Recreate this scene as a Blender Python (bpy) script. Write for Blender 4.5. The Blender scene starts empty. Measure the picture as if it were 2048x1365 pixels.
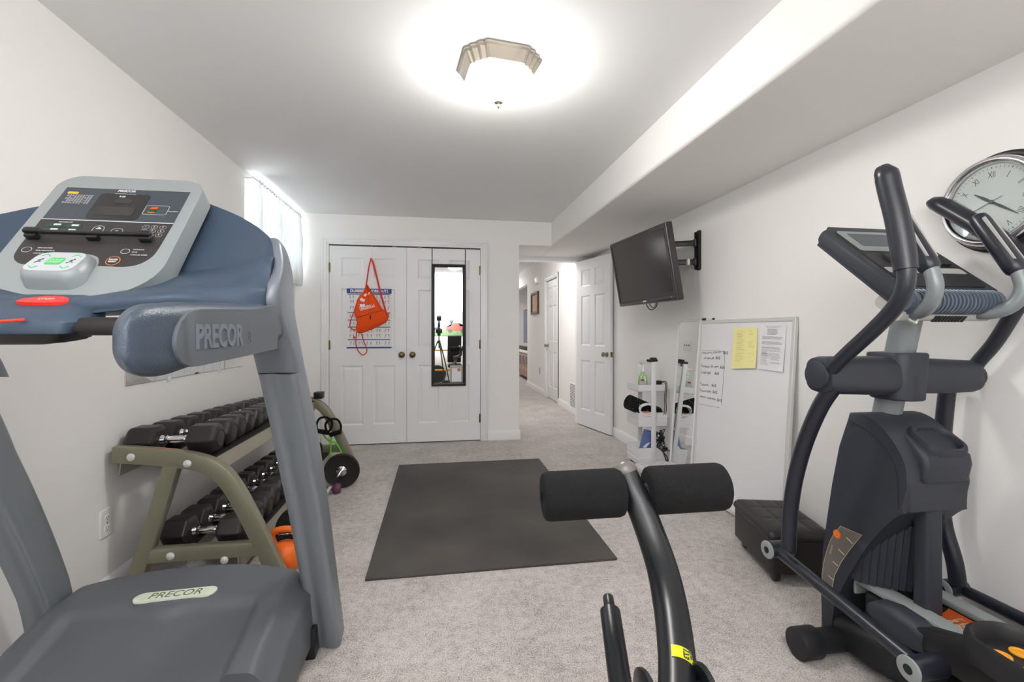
import bpy, bmesh, math, random
from mathutils import Vector, Matrix, Euler
PI = math.pi
scene = bpy.context.scene
C = scene.collection
random.seed(7)

# ------------------------------------------------------------------ camera, world, lights, exposure
FPX, PSI, HOR, HC = 910.0, math.atan(146 / 910.0), 663.0, 1.158
cam_data = bpy.data.cameras.new('camera')
cam_data.sensor_width = 36.0
cam_data.lens = FPX * 36.0 / 2048
cam_data.shift_y = -(682.5 - HOR) / 2048
cam_data.clip_start = 0.02
cam = bpy.data.objects.new('camera', cam_data)
C.objects.link(cam)
cam.location = (0, 0, HC)
cam.rotation_euler = (PI / 2, 0, -PSI)
scene.camera = cam

world = bpy.data.worlds.new('world')
scene.world = world
world.use_nodes = True
bg = world.node_tree.nodes['Background']
bg.inputs['Color'].default_value = (0.93, 0.965, 1.0, 1)
bg.inputs['Strength'].default_value = 9.0

LAMP_GLOW = 58.0


def area(name, loc, size, power, rot=(0, 0, 0), col=(1, 0.99, 0.98)):
    l = bpy.data.lights.new(name, 'AREA')
    l.energy = power
    l.size = size
    l.color = col
    o = bpy.data.objects.new(name, l)
    o.location = loc
    o.rotation_euler = rot
    C.objects.link(o)
    return o


FL = area('added_fill_light', (0, -0.10, 1.46), 0.09, 60.0, (PI + 1.0, 0, 0), (1, 0.99, 0.98))   # fill light added to brighten the foreground, bounced off rear wall and ceiling
FL.data.spread = math.radians(180.0)
area('hall_ceiling_lamp', (0.98, 6.15, 2.44), 0.3, 14.0)
area('far_room_ceiling_lamp', (1.2, 10.8, 2.44), 0.3, 19.0)

scene.view_settings.view_transform = 'Standard'
scene.view_settings.look = 'None'
scene.view_settings.gamma = 1
scene.view_settings.exposure = 0.31
scene.cycles.use_denoising = True
scene.cycles.max_bounces = 10
scene.cycles.diffuse_bounces = 6
scene.cycles.sample_clamp_indirect = 8
scene.cycles.caustics_reflective = False
scene.cycles.caustics_refractive = False

# ------------------------------------------------------------------ helpers
CP, SP = math.cos(PSI), math.sin(PSI)


def at(px, py, X=None, Y=None, Z=None, D=None):
    """The point of the room seen at photo pixel (px, py) on a plane X, Y or Z, or at depth D."""
    u, v = (px - 1024) / FPX, (HOR - py) / FPX
    r = Vector((u * CP + SP, CP - u * SP, v))
    if D is not None:
        t = D
    elif X is not None:
        t = X / r.x
    elif Y is not None:
        t = Y / r.y
    else:
        t = (Z - HC) / r.z
    return Vector((0, 0, HC)) + r * t


def srgb(c):
    o = []
    for x in c:
        x /= 255.0
        o.append(x / 12.92 if x <= 0.04045 else ((x + 0.055) / 1.055) ** 2.4)
    return (o[0], o[1], o[2], 1)


def mat(name, col, rough=0.5, metal=0.0, spec=0.5, bump=0.0, scale=200.0, var=0.0, vscale=None, coat=0.0, detail=3):
    m = bpy.data.materials.new(name)
    m.use_nodes = True
    nt = m.node_tree
    p = nt.nodes['Principled BSDF']
    p.inputs['Base Color'].default_value = srgb(col)
    p.inputs['Roughness'].default_value = rough
    p.inputs['Metallic'].default_value = metal
    p.inputs['Specular IOR Level'].default_value = spec
    p.inputs['Coat Weight'].default_value = coat
    if bump or var:
        tc = nt.nodes.new('ShaderNodeTexCoord')
    if bump:
        n = nt.nodes.new('ShaderNodeTexNoise')
        n.inputs['Scale'].default_value = scale
        n.inputs['Detail'].default_value = detail
        b = nt.nodes.new('ShaderNodeBump')
        b.inputs['Strength'].default_value = bump
        b.inputs['Distance'].default_value = 0.002
        nt.links.new(tc.outputs['Object'], n.inputs['Vector'])
        nt.links.new(n.outputs['Fac'], b.inputs['Height'])
        nt.links.new(b.outputs['Normal'], p.inputs['Normal'])
    if var:
        n2 = nt.nodes.new('ShaderNodeTexNoise')
        n2.inputs['Scale'].default_value = vscale or 4.0
        n2.inputs['Detail'].default_value = 4
        mx = nt.nodes.new('ShaderNodeMix')
        mx.data_type = 'RGBA'
        a = [max(0, c * (1 - var)) for c in col]
        bcol = [min(255, c * (1 + var)) for c in col]
        mx.inputs[6].default_value = srgb(a)
        mx.inputs[7].default_value = srgb(bcol)
        nt.links.new(tc.outputs['Object'], n2.inputs['Vector'])
        nt.links.new(n2.outputs['Fac'], mx.inputs[0])
        nt.links.new(mx.outputs[2], p.inputs['Base Color'])
    return m


def glow(name, col, strength):
    m = bpy.data.materials.new(name)
    m.use_nodes = True
    nt = m.node_tree
    p = nt.nodes['Principled BSDF']
    p.inputs['Base Color'].default_value = srgb(col)
    p.inputs['Emission Color'].default_value = srgb(col)
    p.inputs['Emission Strength'].default_value = strength
    p.inputs['Roughness'].default_value = 0.3
    return m


def carpet_mat():
    m = bpy.data.materials.new('carpet_pile')
    m.use_nodes = True
    nt = m.node_tree
    p = nt.nodes['Principled BSDF']
    p.inputs['Roughness'].default_value = 1.0
    p.inputs['Specular IOR Level'].default_value = 0.05
    p.inputs['Sheen Weight'].default_value = 0.25
    tc = nt.nodes.new('ShaderNodeTexCoord')
    n1 = nt.nodes.new('ShaderNodeTexNoise')
    n1.inputs['Scale'].default_value = 190
    n1.inputs['Detail'].default_value = 3
    n1.inputs['Roughness'].default_value = 0.7
    n2 = nt.nodes.new('ShaderNodeTexNoise')
    n2.inputs['Scale'].default_value = 26
    n2.inputs['Detail'].default_value = 5
    n2.inputs['Roughness'].default_value = 0.75
    n3 = nt.nodes.new('ShaderNodeTexNoise')
    n3.inputs['Scale'].default_value = 4
    n3.inputs['Detail'].default_value = 2
    add = nt.nodes.new('ShaderNodeMath')
    add.operation = 'MULTIPLY_ADD'
    add.inputs[1].default_value = 0.45
    add2 = nt.nodes.new('ShaderNodeMath')
    add2.operation = 'MULTIPLY_ADD'
    add2.inputs[1].default_value = 0.18
    nt.links.new(n2.outputs['Fac'], add.inputs[0])
    nt.links.new(n1.outputs['Fac'], add.inputs[2])
    nt.links.new(n3.outputs['Fac'], add2.inputs[0])
    nt.links.new(add.outputs[0], add2.inputs[2])
    cr = nt.nodes.new('ShaderNodeValToRGB')
    e = cr.color_ramp.elements
    e[0].position, e[0].color = 0.60, srgb((106, 98, 94))
    e[1].position, e[1].color = 0.92, srgb((219, 212, 208))
    x = cr.color_ramp.elements.new(0.75)
    x.color = srgb((177, 169, 165))
    b = nt.nodes.new('ShaderNodeBump')
    b.inputs['Strength'].default_value = 0.9
    b.inputs['Distance'].default_value = 0.006
    for n in (n1, n2, n3):
        nt.links.new(tc.outputs['Object'], n.inputs['Vector'])
    nt.links.new(add2.outputs[0], cr.inputs['Fac'])
    nt.links.new(cr.outputs['Color'], p.inputs['Base Color'])
    nt.links.new(n1.outputs['Fac'], b.inputs['Height'])
    nt.links.new(b.outputs['Normal'], p.inputs['Normal'])
    return m


def sheer_mat():
    m = bpy.data.materials.new('sheer_fabric')
    m.use_nodes = True
    nt = m.node_tree
    out = nt.nodes['Material Output']
    p = nt.nodes['Principled BSDF']
    p.inputs['Base Color'].default_value = srgb((240, 240, 238))
    p.inputs['Roughness'].default_value = 0.9
    tl = nt.nodes.new('ShaderNodeBsdfTranslucent')
    tl.inputs['Color'].default_value = (0.50, 0.505, 0.51, 1)
    tr = nt.nodes.new('ShaderNodeBsdfTransparent')
    m1 = nt.nodes.new('ShaderNodeMixShader')
    m1.inputs[0].default_value = 0.45
    m2 = nt.nodes.new('ShaderNodeMixShader')
    m2.inputs[0].default_value = 0.03
    nt.links.new(p.outputs[0], m1.inputs[1])
    nt.links.new(tl.outputs[0], m1.inputs[2])
    nt.links.new(m1.outputs[0], m2.inputs[1])
    nt.links.new(tr.outputs[0], m2.inputs[2])
    nt.links.new(m2.outputs[0], out.inputs['Surface'])
    return m


def glass_mat(name, tint=(0.95, 0.98, 0.98, 1), gloss=0.1):
    m = bpy.data.materials.new(name)
    m.use_nodes = True
    nt = m.node_tree
    out = nt.nodes['Material Output']
    tr = nt.nodes.new('ShaderNodeBsdfTransparent')
    tr.inputs['Color'].default_value = tint
    gl = nt.nodes.new('ShaderNodeBsdfGlossy')
    gl.inputs['Roughness'].default_value = 0.03
    mx = nt.nodes.new('ShaderNodeMixShader')
    mx.inputs[0].default_value = gloss
    nt.links.new(tr.outputs[0], mx.inputs[1])
    nt.links.new(gl.outputs[0], mx.inputs[2])
    nt.links.new(mx.outputs[0], out.inputs['Surface'])
    return m


M = dict(
    wall=mat('wall_paint', (243, 241, 239), 0.75, spec=0.2, bump=0.08, scale=350),
    ceil=mat('ceiling_paint', (242, 242, 242), 0.9, spec=0.1),
    white=mat('white_trim_paint', (238, 238, 238), 0.35, spec=0.4),
    door=mat('white_door_paint', (236, 236, 237), 0.4, spec=0.4),
    brass=mat('antique_brass', (120, 100, 66), 0.35, 1.0),
    nickel=mat('brushed_nickel', (150, 145, 136), 0.35, 1.0),
    fixture=mat('pewter_fixture', (172, 164, 150), 0.42, 0.5),
    chrome=mat('chrome', (225, 225, 228), 0.12, 1.0),
    rubber=mat('black_rubber', (34, 32, 32), 0.6, spec=0.4, bump=0.2, scale=500),
    hexrub=mat('hex_head_rubber', (40, 37, 36), 0.42, spec=0.5, bump=0.08, scale=300),
    matrub=mat('mat_rubber', (58, 55, 53), 0.62, spec=0.35, bump=0.4, scale=420, var=0.75, vscale=1.6),
    foam=mat('black_foam', (21, 21, 22), 0.9, spec=0.3, bump=0.9, scale=520, var=0.25, vscale=300),
    plug=mat('grey_end_plug', (104, 98, 95), 0.3, spec=0.6),
    blacksteel=mat('black_powder_coat', (20, 23, 27), 0.32, spec=0.6, bump=0.03, scale=250),
    blackplas=mat('black_plastic', (22, 22, 23), 0.4, spec=0.5),
    olive=mat('olive_steel', (140, 137, 117), 0.38, 0.35, bump=0.06, scale=300, var=0.06, vscale=9),
    olivelight=mat('pale_tray_steel', (172, 166, 152), 0.4, 0.3),
    tmgrey=mat('grey_machine_paint', (128, 134, 140), 0.4, 0.35, bump=0.12, scale=700),
    tmsilver=mat('silver_textured_plastic', (122, 128, 138), 0.38, 0.35, bump=0.25, scale=600),
    tmblue=mat('slate_blue_plastic', (60, 76, 94), 0.5, spec=0.45, bump=0.12, scale=600),
    tmhood=mat('slate_grey_plastic', (84, 88, 93), 0.48, spec=0.45, bump=0.14, scale=600),
    pod=mat('dark_slate_grained_plastic', (62, 74, 88), 0.34, spec=0.6, bump=0.45, scale=330),
    podflat=mat('fine_grained_plastic', (90, 96, 102), 0.5, spec=0.4, bump=0.35, scale=800),
    podletter=mat('raised_letter_plastic', (108, 115, 124), 0.42, spec=0.5),
    bezel=mat('pale_silver_plastic', (150, 157, 158), 0.38, 0.15),
    panel=mat('console_overlay', (60, 68, 76), 0.35, spec=0.5),
    panelb=mat('console_overlay_brown', (52, 49, 48), 0.4, spec=0.4),
    lcd=mat('display_window', (38, 36, 37), 0.2, spec=0.5),
    lcd2=mat('display_glass', (54, 52, 50), 0.25, spec=0.5),
    padwhite=mat('white_key_pad', (190, 195, 200), 0.4),
    green=mat('key_green', (70, 196, 104), 0.45),
    darkgreen=mat('key_dark_green', (32, 72, 58), 0.45),
    yellow=mat('caution_yellow', (206, 180, 20), 0.5),
    red=mat('stop_red', (226, 48, 40), 0.4),
    ink=mat('pale_ink', (206, 208, 208), 0.5),
    inkd=mat('dark_ink', (70, 70, 74), 0.6),
    inkorange=mat('orange_ink', (206, 130, 70), 0.5),
    badge=mat('pale_green_badge', (206, 214, 196), 0.4),
    badgeink=mat('olive_ink', (96, 100, 78), 0.5),
    elnavy=mat('dark_navy_plastic', (48, 51, 60), 0.5, spec=0.4, bump=0.15, scale=700),
    elsteel=mat('dark_navy_steel', (33, 36, 46), 0.3, spec=0.55, bump=0.04, scale=200),
    elblack=mat('charcoal_plastic', (32, 33, 36), 0.5, spec=0.4, bump=0.1, scale=500),
    elsilver=mat('grey_green_plastic', (146, 154, 152), 0.45, 0.1),
    elpost=mat('grey_painted_post', (134, 141, 143), 0.4, 0.3),
    elrib=mat('silver_rib', (96, 106, 120), 0.35, 0.4),
    orange=mat('orange_sticker', (224, 96, 34), 0.5),
    amber=mat('amber_gel', (236, 158, 26), 0.3, spec=0.6),
    kett=mat('orange_vinyl', (242, 110, 22), 0.45),
    bagorange=mat('orange_bag_cloth', (236, 84, 28), 0.75, spec=0.2, bump=0.3, scale=60, detail=2),
    cord=mat('red_orange_cord', (214, 62, 42), 0.7),
    paper=mat('white_paper', (236, 236, 238), 0.8, spec=0.1),
    notepad=mat('yellow_paper', (250, 244, 172), 0.8, spec=0.1),
    blueink=mat('poster_blue', (50, 72, 140), 0.6),
    board=mat('whiteboard_enamel', (236, 237, 238), 0.22, spec=0.5),
    alu=mat('aluminium_frame', (216, 216, 214), 0.4, 0.15),
    leather=mat('black_leatherette', (30, 29, 28), 0.42, spec=0.5, bump=0.3, scale=120),
    screen=mat('tv_screen', (44, 40, 38), 0.16, spec=0.6),
    tvbezel=mat('tv_gloss_bezel', (48, 46, 46), 0.2, spec=0.6),
    clockblack=mat('clock_black_rim', (26, 25, 27), 0.3, spec=0.6),
    dial=mat('clock_dial', (236, 234, 228), 0.5),
    mirror=mat('mirror_glass', (235, 238, 238), 0.015, 1.0),
    mirrorframe=mat('black_mirror_frame', (34, 34, 40), 0.35, spec=0.5),
    cartwhite=mat('white_cart_steel', (232, 233, 234), 0.4),
    soap=mat('green_soap', (150, 196, 132), 0.2, spec=0.6),
    soaplabel=mat('soap_label', (186, 178, 200), 0.5),
    pink=mat('label_pink', (196, 40, 80), 0.5),
    whiteplas=mat('white_plastic', (234, 234, 232), 0.4),
    cork=mat('tan_item', (196, 132, 76), 0.7),
    boxblue=mat('blue_print_box', (88, 106, 158), 0.5, var=0.2, vscale=18),
    stool=mat('pale_grey_stool', (206, 205, 206), 0.6),
    walnut=mat('picture_frame_wood', (92, 66, 62), 0.4),
    art=mat('sepia_print', (196, 158, 120), 0.6, var=0.3, vscale=9),
    tvstand=mat('pinkish_wood', (176, 142, 128), 0.5, var=0.12, vscale=12),
    fartv=mat('far_tv_screen', (70, 84, 104), 0.2, var=0.4, vscale=3),
    limegreen=mat('lime_plastic', (110, 210, 40), 0.5),
    purple=mat('purple_vinyl', (112, 54, 88), 0.5),
    gold=mat('yellow_steel', (214, 160, 40), 0.4),
    sky=mat('print_sky', (120, 140, 162), 0.6, var=0.15, vscale=3),
    field=mat('print_grass', (76, 104, 62), 0.6, var=0.25, vscale=14),
    truckred=mat('print_red', (132, 52, 42), 0.6, var=0.2, vscale=20),
    treedark=mat('print_dark', (60, 58, 60), 0.7),
    glassclear=glass_mat('window_glass'),
    clearfilm=glass_mat('clear_sleeve', (0.97, 0.97, 0.98, 1), 0.12),
    carpet=carpet_mat(),
    sheer=sheer_mat(),
    shade=glow('lit_frosted_glass', (255, 252, 247), LAMP_GLOW),
)
M['stickeryellow'] = mat('yellow_green_sticker', (206, 208, 20), 0.5)
M['lgrey'] = mat('pale_grey_plastic', (176, 176, 172), 0.5)
M['palepencil'] = mat('pencil_lines', (176, 168, 120), 0.7)
M['taupe'] = mat('taupe_sticker', (104, 98, 92), 0.45)
M['sand'] = mat('sand_ink', (186, 172, 142), 0.5)


def frame(O, ex, ey):
    ex = Vector(ex).normalized()
    ey = Vector(ey).normalized()
    ez = ex.cross(ey).normalized()
    ey = ez.cross(ex).normalized()
    m = Matrix((ex, ey, ez)).transposed().to_4x4()
    m.translation = Vector(O)
    return m


I4 = Matrix.Identity(4)


def B():
    return bmesh.new()


def merge(bm, tmp, m=I4):
    me = bpy.data.meshes.new('tmp')
    tmp.to_mesh(me)
    tmp.free()
    me.transform(m)
    bm.from_mesh(me)
    bpy.data.meshes.remove(me)
    return bm


def box(bm, c, s, m=I4, bev=0.0, seg=2):
    t = B()
    bmesh.ops.create_cube(t, size=1.0)
    for v in t.verts:
        v.co = Vector((v.co.x * s[0] + c[0], v.co.y * s[1] + c[1], v.co.z * s[2] + c[2]))
    if bev:
        bmesh.ops.bevel(t, geom=list(t.edges), offset=min(bev, min(s) * 0.49), segments=seg, profile=0.5, affect='EDGES')
    return merge(bm, t, m)


def bx(bm, x0, x1, y0, y1, z0, z1, bev=0.0, m=I4, seg=2):
    return box(bm, ((x0 + x1) / 2, (y0 + y1) / 2, (z0 + z1) / 2), (abs(x1 - x0), abs(y1 - y0), abs(z1 - z0)), m, bev, seg)


def spl(pts, n=8, closed=False):
    """Catmull-Rom through points (any dimension)."""
    P = [Vector(p) for p in pts]
    N = len(P)
    out = []
    rng = N if closed else N - 1
    for i in range(rng):
        if closed:
            a, b, c, d = P[(i - 1) % N], P[i], P[(i + 1) % N], P[(i + 2) % N]
        else:
            a = P[i - 1] if i else P[0] * 2 - P[1]
            b, c = P[i], P[i + 1]
            d = P[i + 2] if i + 2 < N else P[N - 1] * 2 - P[N - 2]
        for k in range(n):
            t = k / n
            out.append(0.5 * ((2 * b) + (c - a) * t + (2 * a - 5 * b + 4 * c - d) * t * t + (3 * b - a - 3 * c + d) * t ** 3))
    if not closed:
        out.append(P[-1].copy())
    return out


def loft(bm, rings, cap=True, closed=True):
    vs = [[bm.verts.new(p) for p in r] for r in rings]
    n = len(vs[0])
    for a, b in zip(vs[:-1], vs[1:]):
        for i in range(n if closed else n - 1):
            j = (i + 1) % n
            try:
                bm.faces.new((a[i], a[j], b[j], b[i]))
            except ValueError:
                pass
    if cap and closed:
        for r in (vs[0], vs[-1]):
            try:
                bm.faces.new(r)
            except ValueError:
                pass
    return bm


def tube(bm, pts, r, n=16, cap=True, flat=1.0, up=None):
    P = [Vector(p) for p in pts]
    R = r if isinstance(r, (list, tuple)) else [r] * len(P)
    T = []
    for i in range(len(P)):
        a = P[max(0, i - 1)]
        b = P[min(len(P) - 1, i + 1)]
        T.append((b - a).normalized())
    u = Vector(up) if up else (Vector((0, 0, 1)) if abs(T[0].z) < 0.9 else Vector((1, 0, 0)))
    u = (u - T[0] * u.dot(T[0])).normalized()
    rings = []
    for i, p in enumerate(P):
        if i:
            q = T[i - 1].rotation_difference(T[i])
            u = q @ u
            u = (u - T[i] * u.dot(T[i])).normalized()
        w = T[i].cross(u)
        rings.append([p + (u * math.cos(2 * PI * k / n) * flat + w * math.sin(2 * PI * k / n)) * R[i] for k in range(n)])
    return loft(bm, rings, cap)


def rtube(bm, pts, r, n=16, er=0.3):
    """Tube with rounded ends."""
    P = [Vector(p) for p in pts]
    d0 = (P[1] - P[0]).normalized()
    d1 = (P[-1] - P[-2]).normalized()
    e = r * er
    Q = [P[0], P[0] + d0 * e * 0.3, P[0] + d0 * e] + P[1:-1] + [P[-1] - d1 * e, P[-1] - d1 * e * 0.3, P[-1]]
    R = [r - e, r - e * 0.3, r] + [r] * (len(P) - 2) + [r, r - e * 0.3, r - e]
    return tube(bm, Q, R, n)


def lathe(bm, prof, m=I4, n=40, cap=True):
    """Revolve (r, h) about local z."""
    rings = [[m @ Vector((r * math.cos(2 * PI * k / n), r * math.sin(2 * PI * k / n), h)) for k in range(n)] for r, h in prof]
    return loft(bm, rings, cap)


def cyl(bm, p0, p1, r, n=24, bev=0.0):
    p0, p1 = Vector(p0), Vector(p1)
    d = (p1 - p0)
    L = d.length
    m = Matrix.Translation(p0) @ d.to_track_quat('Z', 'Y').to_matrix().to_4x4()
    if bev:
        pr = [(r - bev, 0), (r - bev * 0.3, bev * 0.3), (r, bev), (r, L - bev), (r - bev * 0.3, L - bev * 0.3), (r - bev, L)]
    else:
        pr = [(r, 0), (r, L)]
    return lathe(bm, pr, m, n)


def rrect(w, h, r, n=6, c=(0, 0)):
    """Rounded rectangle; r may be (br, tr, tl, bl)."""
    rr = r if isinstance(r, (tuple, list)) else (r,) * 4
    out = []
    for (sx, sy, a0), q in zip(((1, -1, -90), (1, 1, 0), (-1, 1, 90), (-1, -1, 180)), rr):
        cx, cy = c[0] + sx * (w / 2 - q), c[1] + sy * (h / 2 - q)
        for k in range(n + 1):
            a = math.radians(a0 + 90 * k / n)
            out.append((cx + q * math.cos(a), cy + q * math.sin(a)))
    return out


def prism(bm, poly, m, z0, z1, bev=0.0, seg=3, both=False):
    """Extrude a local xy polygon from z0 to z1; bevel the z1 rim (both=True: both rims)."""
    t = B()
    a = [t.verts.new((p[0], p[1], z0)) for p in poly]
    b = [t.verts.new((p[0], p[1], z1)) for p in poly]
    n = len(poly)
    for i in range(n):
        t.faces.new((a[i], a[(i + 1) % n], b[(i + 1) % n], b[i]))
    fb = t.faces.new(list(reversed(a)))
    ft = t.faces.new(b)
    if bev:
        es = list(ft.edges) + (list(fb.edges) if both else [])
        bmesh.ops.bevel(t, geom=es, offset=bev, segments=seg, profile=0.5, affect='EDGES')
    bmesh.ops.triangulate(t, faces=[f for f in t.faces if len(f.verts) > 4])
    return merge(bm, t, m)


def slab(bm, poly, m, z0, z1):
    return prism(bm, poly, m, z0, z1)


def text(bm, s, m, size, ext=0.0004, shear=0.0, off=0.0, align='CENTER', space=1.0, sx=1.0):
    cu = bpy.data.curves.new('t', 'FONT')
    cu.body = s
    cu.size = size
    cu.extrude = ext
    cu.shear = shear
    cu.offset = off
    cu.align_x = align
    cu.align_y = 'CENTER'
    cu.space_character = space
    cu.resolution_u = 3
    o = bpy.data.objects.new('t', cu)
    me = o.to_mesh()
    me.transform(m @ Matrix.Diagonal((sx, 1, 1, 1)))
    bm.from_mesh(me)
    o.to_mesh_clear()
    bpy.data.objects.remove(o)
    bpy.data.curves.remove(cu)
    return bm


def obj(name, bm, m, parent=None, ang=40, flat=False):
    bmesh.ops.recalc_face_normals(bm, faces=bm.faces)
    for f in bm.faces:
        f.smooth = not flat
    lim = math.radians(ang)
    for e in bm.edges:
        if len(e.link_faces) == 2:
            e.smooth = e.calc_face_angle(0) < lim
    me = bpy.data.meshes.new(name)
    bm.to_mesh(me)
    bm.free()
    me.materials.append(M[m] if isinstance(m, str) else m)
    o = bpy.data.objects.new(name, me)
    C.objects.link(o)
    if parent is not None:
        o.parent = parent
        if parent.type == 'EMPTY':
            o.matrix_parent_inverse = (Matrix.Translation(parent.location) @ parent.rotation_euler.to_matrix().to_4x4()).inverted()
    return o


def tag(o, label, cat, group=None):
    o['label'] = label
    o['category'] = cat
    if group:
        o['group'] = group
    return o


def thing(name, label, cat, loc=(0, 0, 0), group=None):
    o = bpy.data.objects.new(name, None)
    o.empty_display_size = 0.1
    o.location = loc
    C.objects.link(o)
    return tag(o, label, cat, group)


def struct(name, bm, m, parent=None, ang=40):
    o = obj(name, bm, m, parent, ang)
    if parent is None:
        o['kind'] = 'structure'
    return o


def dup(root, loc, label=None, group=None, scale=1.0, rotz=0.0):
    r = root.copy()
    C.objects.link(r)
    r.location = loc
    r.scale = (scale,) * 3
    r.rotation_euler = (0, 0, rotz)
    if label:
        r['label'] = label
    if group:
        r['group'] = group
    for ch in list(root.children):
        c = ch.copy()
        C.objects.link(c)
        c.parent = r
        for g in list(ch.children):
            d = g.copy()
            C.objects.link(d)
            d.parent = c
    return r

# ------------------------------------------------------------------ the room
XL, XR, YB, YR, CZ = -1.413, 1.913, 4.806, -0.86, 2.338
SX, SZ = 1.206, 2.085            # soffit: inner face and underside
YD = 5.50                        # wall with the entry doorway
XE = 0.848                       # free end of the closet wall
HX = 1.87                        # hall side wall
HZ = 2.52

struct('floor', bx(B(), XL - 0.2, 4.2, YR - 0.2, 13.2, -0.1, 0), 'carpet')
struct('ceiling', bx(B(), XL - 0.2, XR + 0.2, YR - 0.2, YD + 0.12, CZ, CZ + 0.1), 'ceil')
struct('ceiling_hall', bx(B(), 0.5, 4.2, YD + 0.12, 13.2, HZ, HZ + 0.1), 'ceil')
# soffit along the window-less side, running on into the alcove
b = B()
prof = [(XR + 0.05, CZ + 0.02), (SX, CZ + 0.02), (SX, SZ + 0.018), (SX + 0.006, SZ + 0.006), (SX + 0.018, SZ), (XR + 0.05, SZ)]
loft(b, [[Vector((p[0], YR - 0.05, p[1])) for p in prof], [Vector((p[0], YD + 0.02, p[1])) for p in prof]])
struct('ceiling_soffit', b, 'wall')
b = B()
bx(b, XE, SX + 0.02, YB, YD + 0.02, SZ, CZ + 0.02)
struct('ceiling_alcove', b, 'wall')
# left wall with the window opening
WY0, WY1, WZ0, WZ1 = 3.62, 4.75, 1.70, 2.29
b = B()
bx(b, XL - 0.16, XL, YR - 0.1, WY0, 0, CZ + 0.05)
bx(b, XL - 0.16, XL, WY1, YB + 0.2, 0, CZ + 0.05)
bx(b, XL - 0.16, XL, WY0, WY1, 0, WZ0)
bx(b, XL - 0.16, XL, WY0, WY1, WZ1, CZ + 0.05)
struct('wall_left', b, 'wall')
struct('wall_right', bx(B(), XR, XR + 0.12, YR - 0.1, YD + 0.02, 0, CZ + 0.05), 'wall')
struct('wall_rear', bx(B(), XL - 0.2, XR + 0.2, YR - 0.12, YR, 0, CZ + 0.05), 'wall')
DX0, DX1, DH = -1.091, 0.432, 2.03
b = B()
bx(b, XL - 0.1, DX0 - 0.005, YB, YB + 0.15, 0, CZ + 0.05)
bx(b, DX0 - 0.005, DX1 + 0.005, YB, YB + 0.15, DH + 0.006, CZ + 0.05)
bx(b, DX1 + 0.005, XE, YB, YD + 0.02, 0, CZ + 0.05)
struct('wall_back', b, 'wall')
struct('closet_light_block', bx(B(), XL, DX1 + 0.1, YB + 0.16, YB + 0.2, 0, CZ), 'blackplas')  # black slab added to keep outside light out of the door gaps
OX0, OX1 = 0.93, 1.715
b = B()
bx(b, 0.6, OX0, YD, YD + 0.11, 0, HZ + 0.05)
bx(b, OX1, 2.2, YD, YD + 0.11, 0, HZ + 0.05)
bx(b, OX0, OX1, YD, YD + 0.11, DH, HZ + 0.05)
struct('wall_doorway', b, 'wall')
HDY0, HDY1 = 7.06, 7.82
b = B()
bx(b, HX, HX + 0.1, YD + 0.1, HDY0 - 0.004, 0, HZ + 0.05)
bx(b, HX, HX + 0.1, HDY1 + 0.004, 9.58, 0, HZ + 0.05)
bx(b, HX, HX + 0.1, HDY0 - 0.004, HDY1 + 0.004, DH + 0.005, HZ + 0.05)
bx(b, HX, HX + 0.1, 9.58, 13.1, 2.17, HZ + 0.05)
struct('wall_hall_right', b, 'wall')
struct('wall_hall_left', bx(B(), 0.6, 0.75, YD + 0.1, 13.1, 0, HZ + 0.05), 'wall')
b = B()
bx(b, 2.62, 2.72, 9.4, 13.1, 0, HZ + 0.05)
bx(b, HX + 0.1, 2.72, 9.38, 9.48, 0, HZ + 0.05)
struct('wall_far_side', b, 'wall')
struct('wall_far', bx(B(), 0.5, 2.8, 13.0, 13.1, 0, HZ + 0.05), 'wall')

# baseboards
def baseboard(name, p0, p1, n):
    """p0, p1: floor points; n: direction into the room."""
    p0, p1, n = Vector(p0), Vector(p1), Vector(n)
    prof = [(0, 0), (0.014, 0), (0.014, 0.075), (0.010, 0.088), (0.005, 0.098), (0, 0.102)]
    bm = B()
    loft(bm, [[p + n * q[0] + Vector((0, 0, q[1])) for q in prof] for p in (p0, p1)])
    return struct(name, bm, 'white', ang=25)


baseboard('baseboard_left', (XL, YR, 0), (XL, YB, 0), (1, 0, 0))
baseboard('baseboard_right', (XR, YR, 0), (XR, YD, 0), (-1, 0, 0))
baseboard('baseboard_back', (DX1 + 0.078, YB, 0), (XE + 0.012, YB, 0), (0, -1, 0))
baseboard('baseboard_corner', (XL, YB, 0), (DX0 - 0.078, YB, 0), (0, -1, 0))
baseboard('baseboard_alcove', (XE, YB - 0.01, 0), (XE, YD, 0), (1, 0, 0))
baseboard('baseboard_rear', (XL, YR, 0), (XR, YR, 0), (0, 1, 0))
baseboard('baseboard_hall', (HX, YD + 0.11, 0), (HX, HDY0 - 0.07, 0), (-1, 0, 0))
baseboard('baseboard_hall_far', (HX, HDY1 + 0.07, 0), (HX, 9.58, 0), (-1, 0, 0))


def casing(name, m, w, h, cw=0.072):
    """Door casing round an opening w x h in the local frame m (x across, y up, z out of the wall)."""
    bm = B()
    for z1, a, c in ((0.012, 0.0, cw), (0.018, 0.022, cw), (0.022, 0.05, cw)):
        bx(bm, -c, -a, 0, h + c, 0, z1, 0.003, m)
        bx(bm, w + a, w + c, 0, h + c, 0, z1, 0.003, m)
        bx(bm, -a, w + a, h + a, h + c, 0, z1, 0.003, m)
    return struct(name, bm, 'white')


MB_ = frame((DX0, YB, 0), (1, 0, 0), (0, 0, 1))          # closet wall: z points into the room
casing('trim_1', MB_, DX1 - DX0, DH + 0.004)
casing('trim_2', frame((OX0, YD, 0), (1, 0, 0), (0, 0, 1)), OX1 - OX0, DH, 0.06)
casing('trim_3', frame((HX, HDY1, 0), (0, -1, 0), (0, 0, 1)), HDY1 - HDY0, DH, 0.07)


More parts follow.
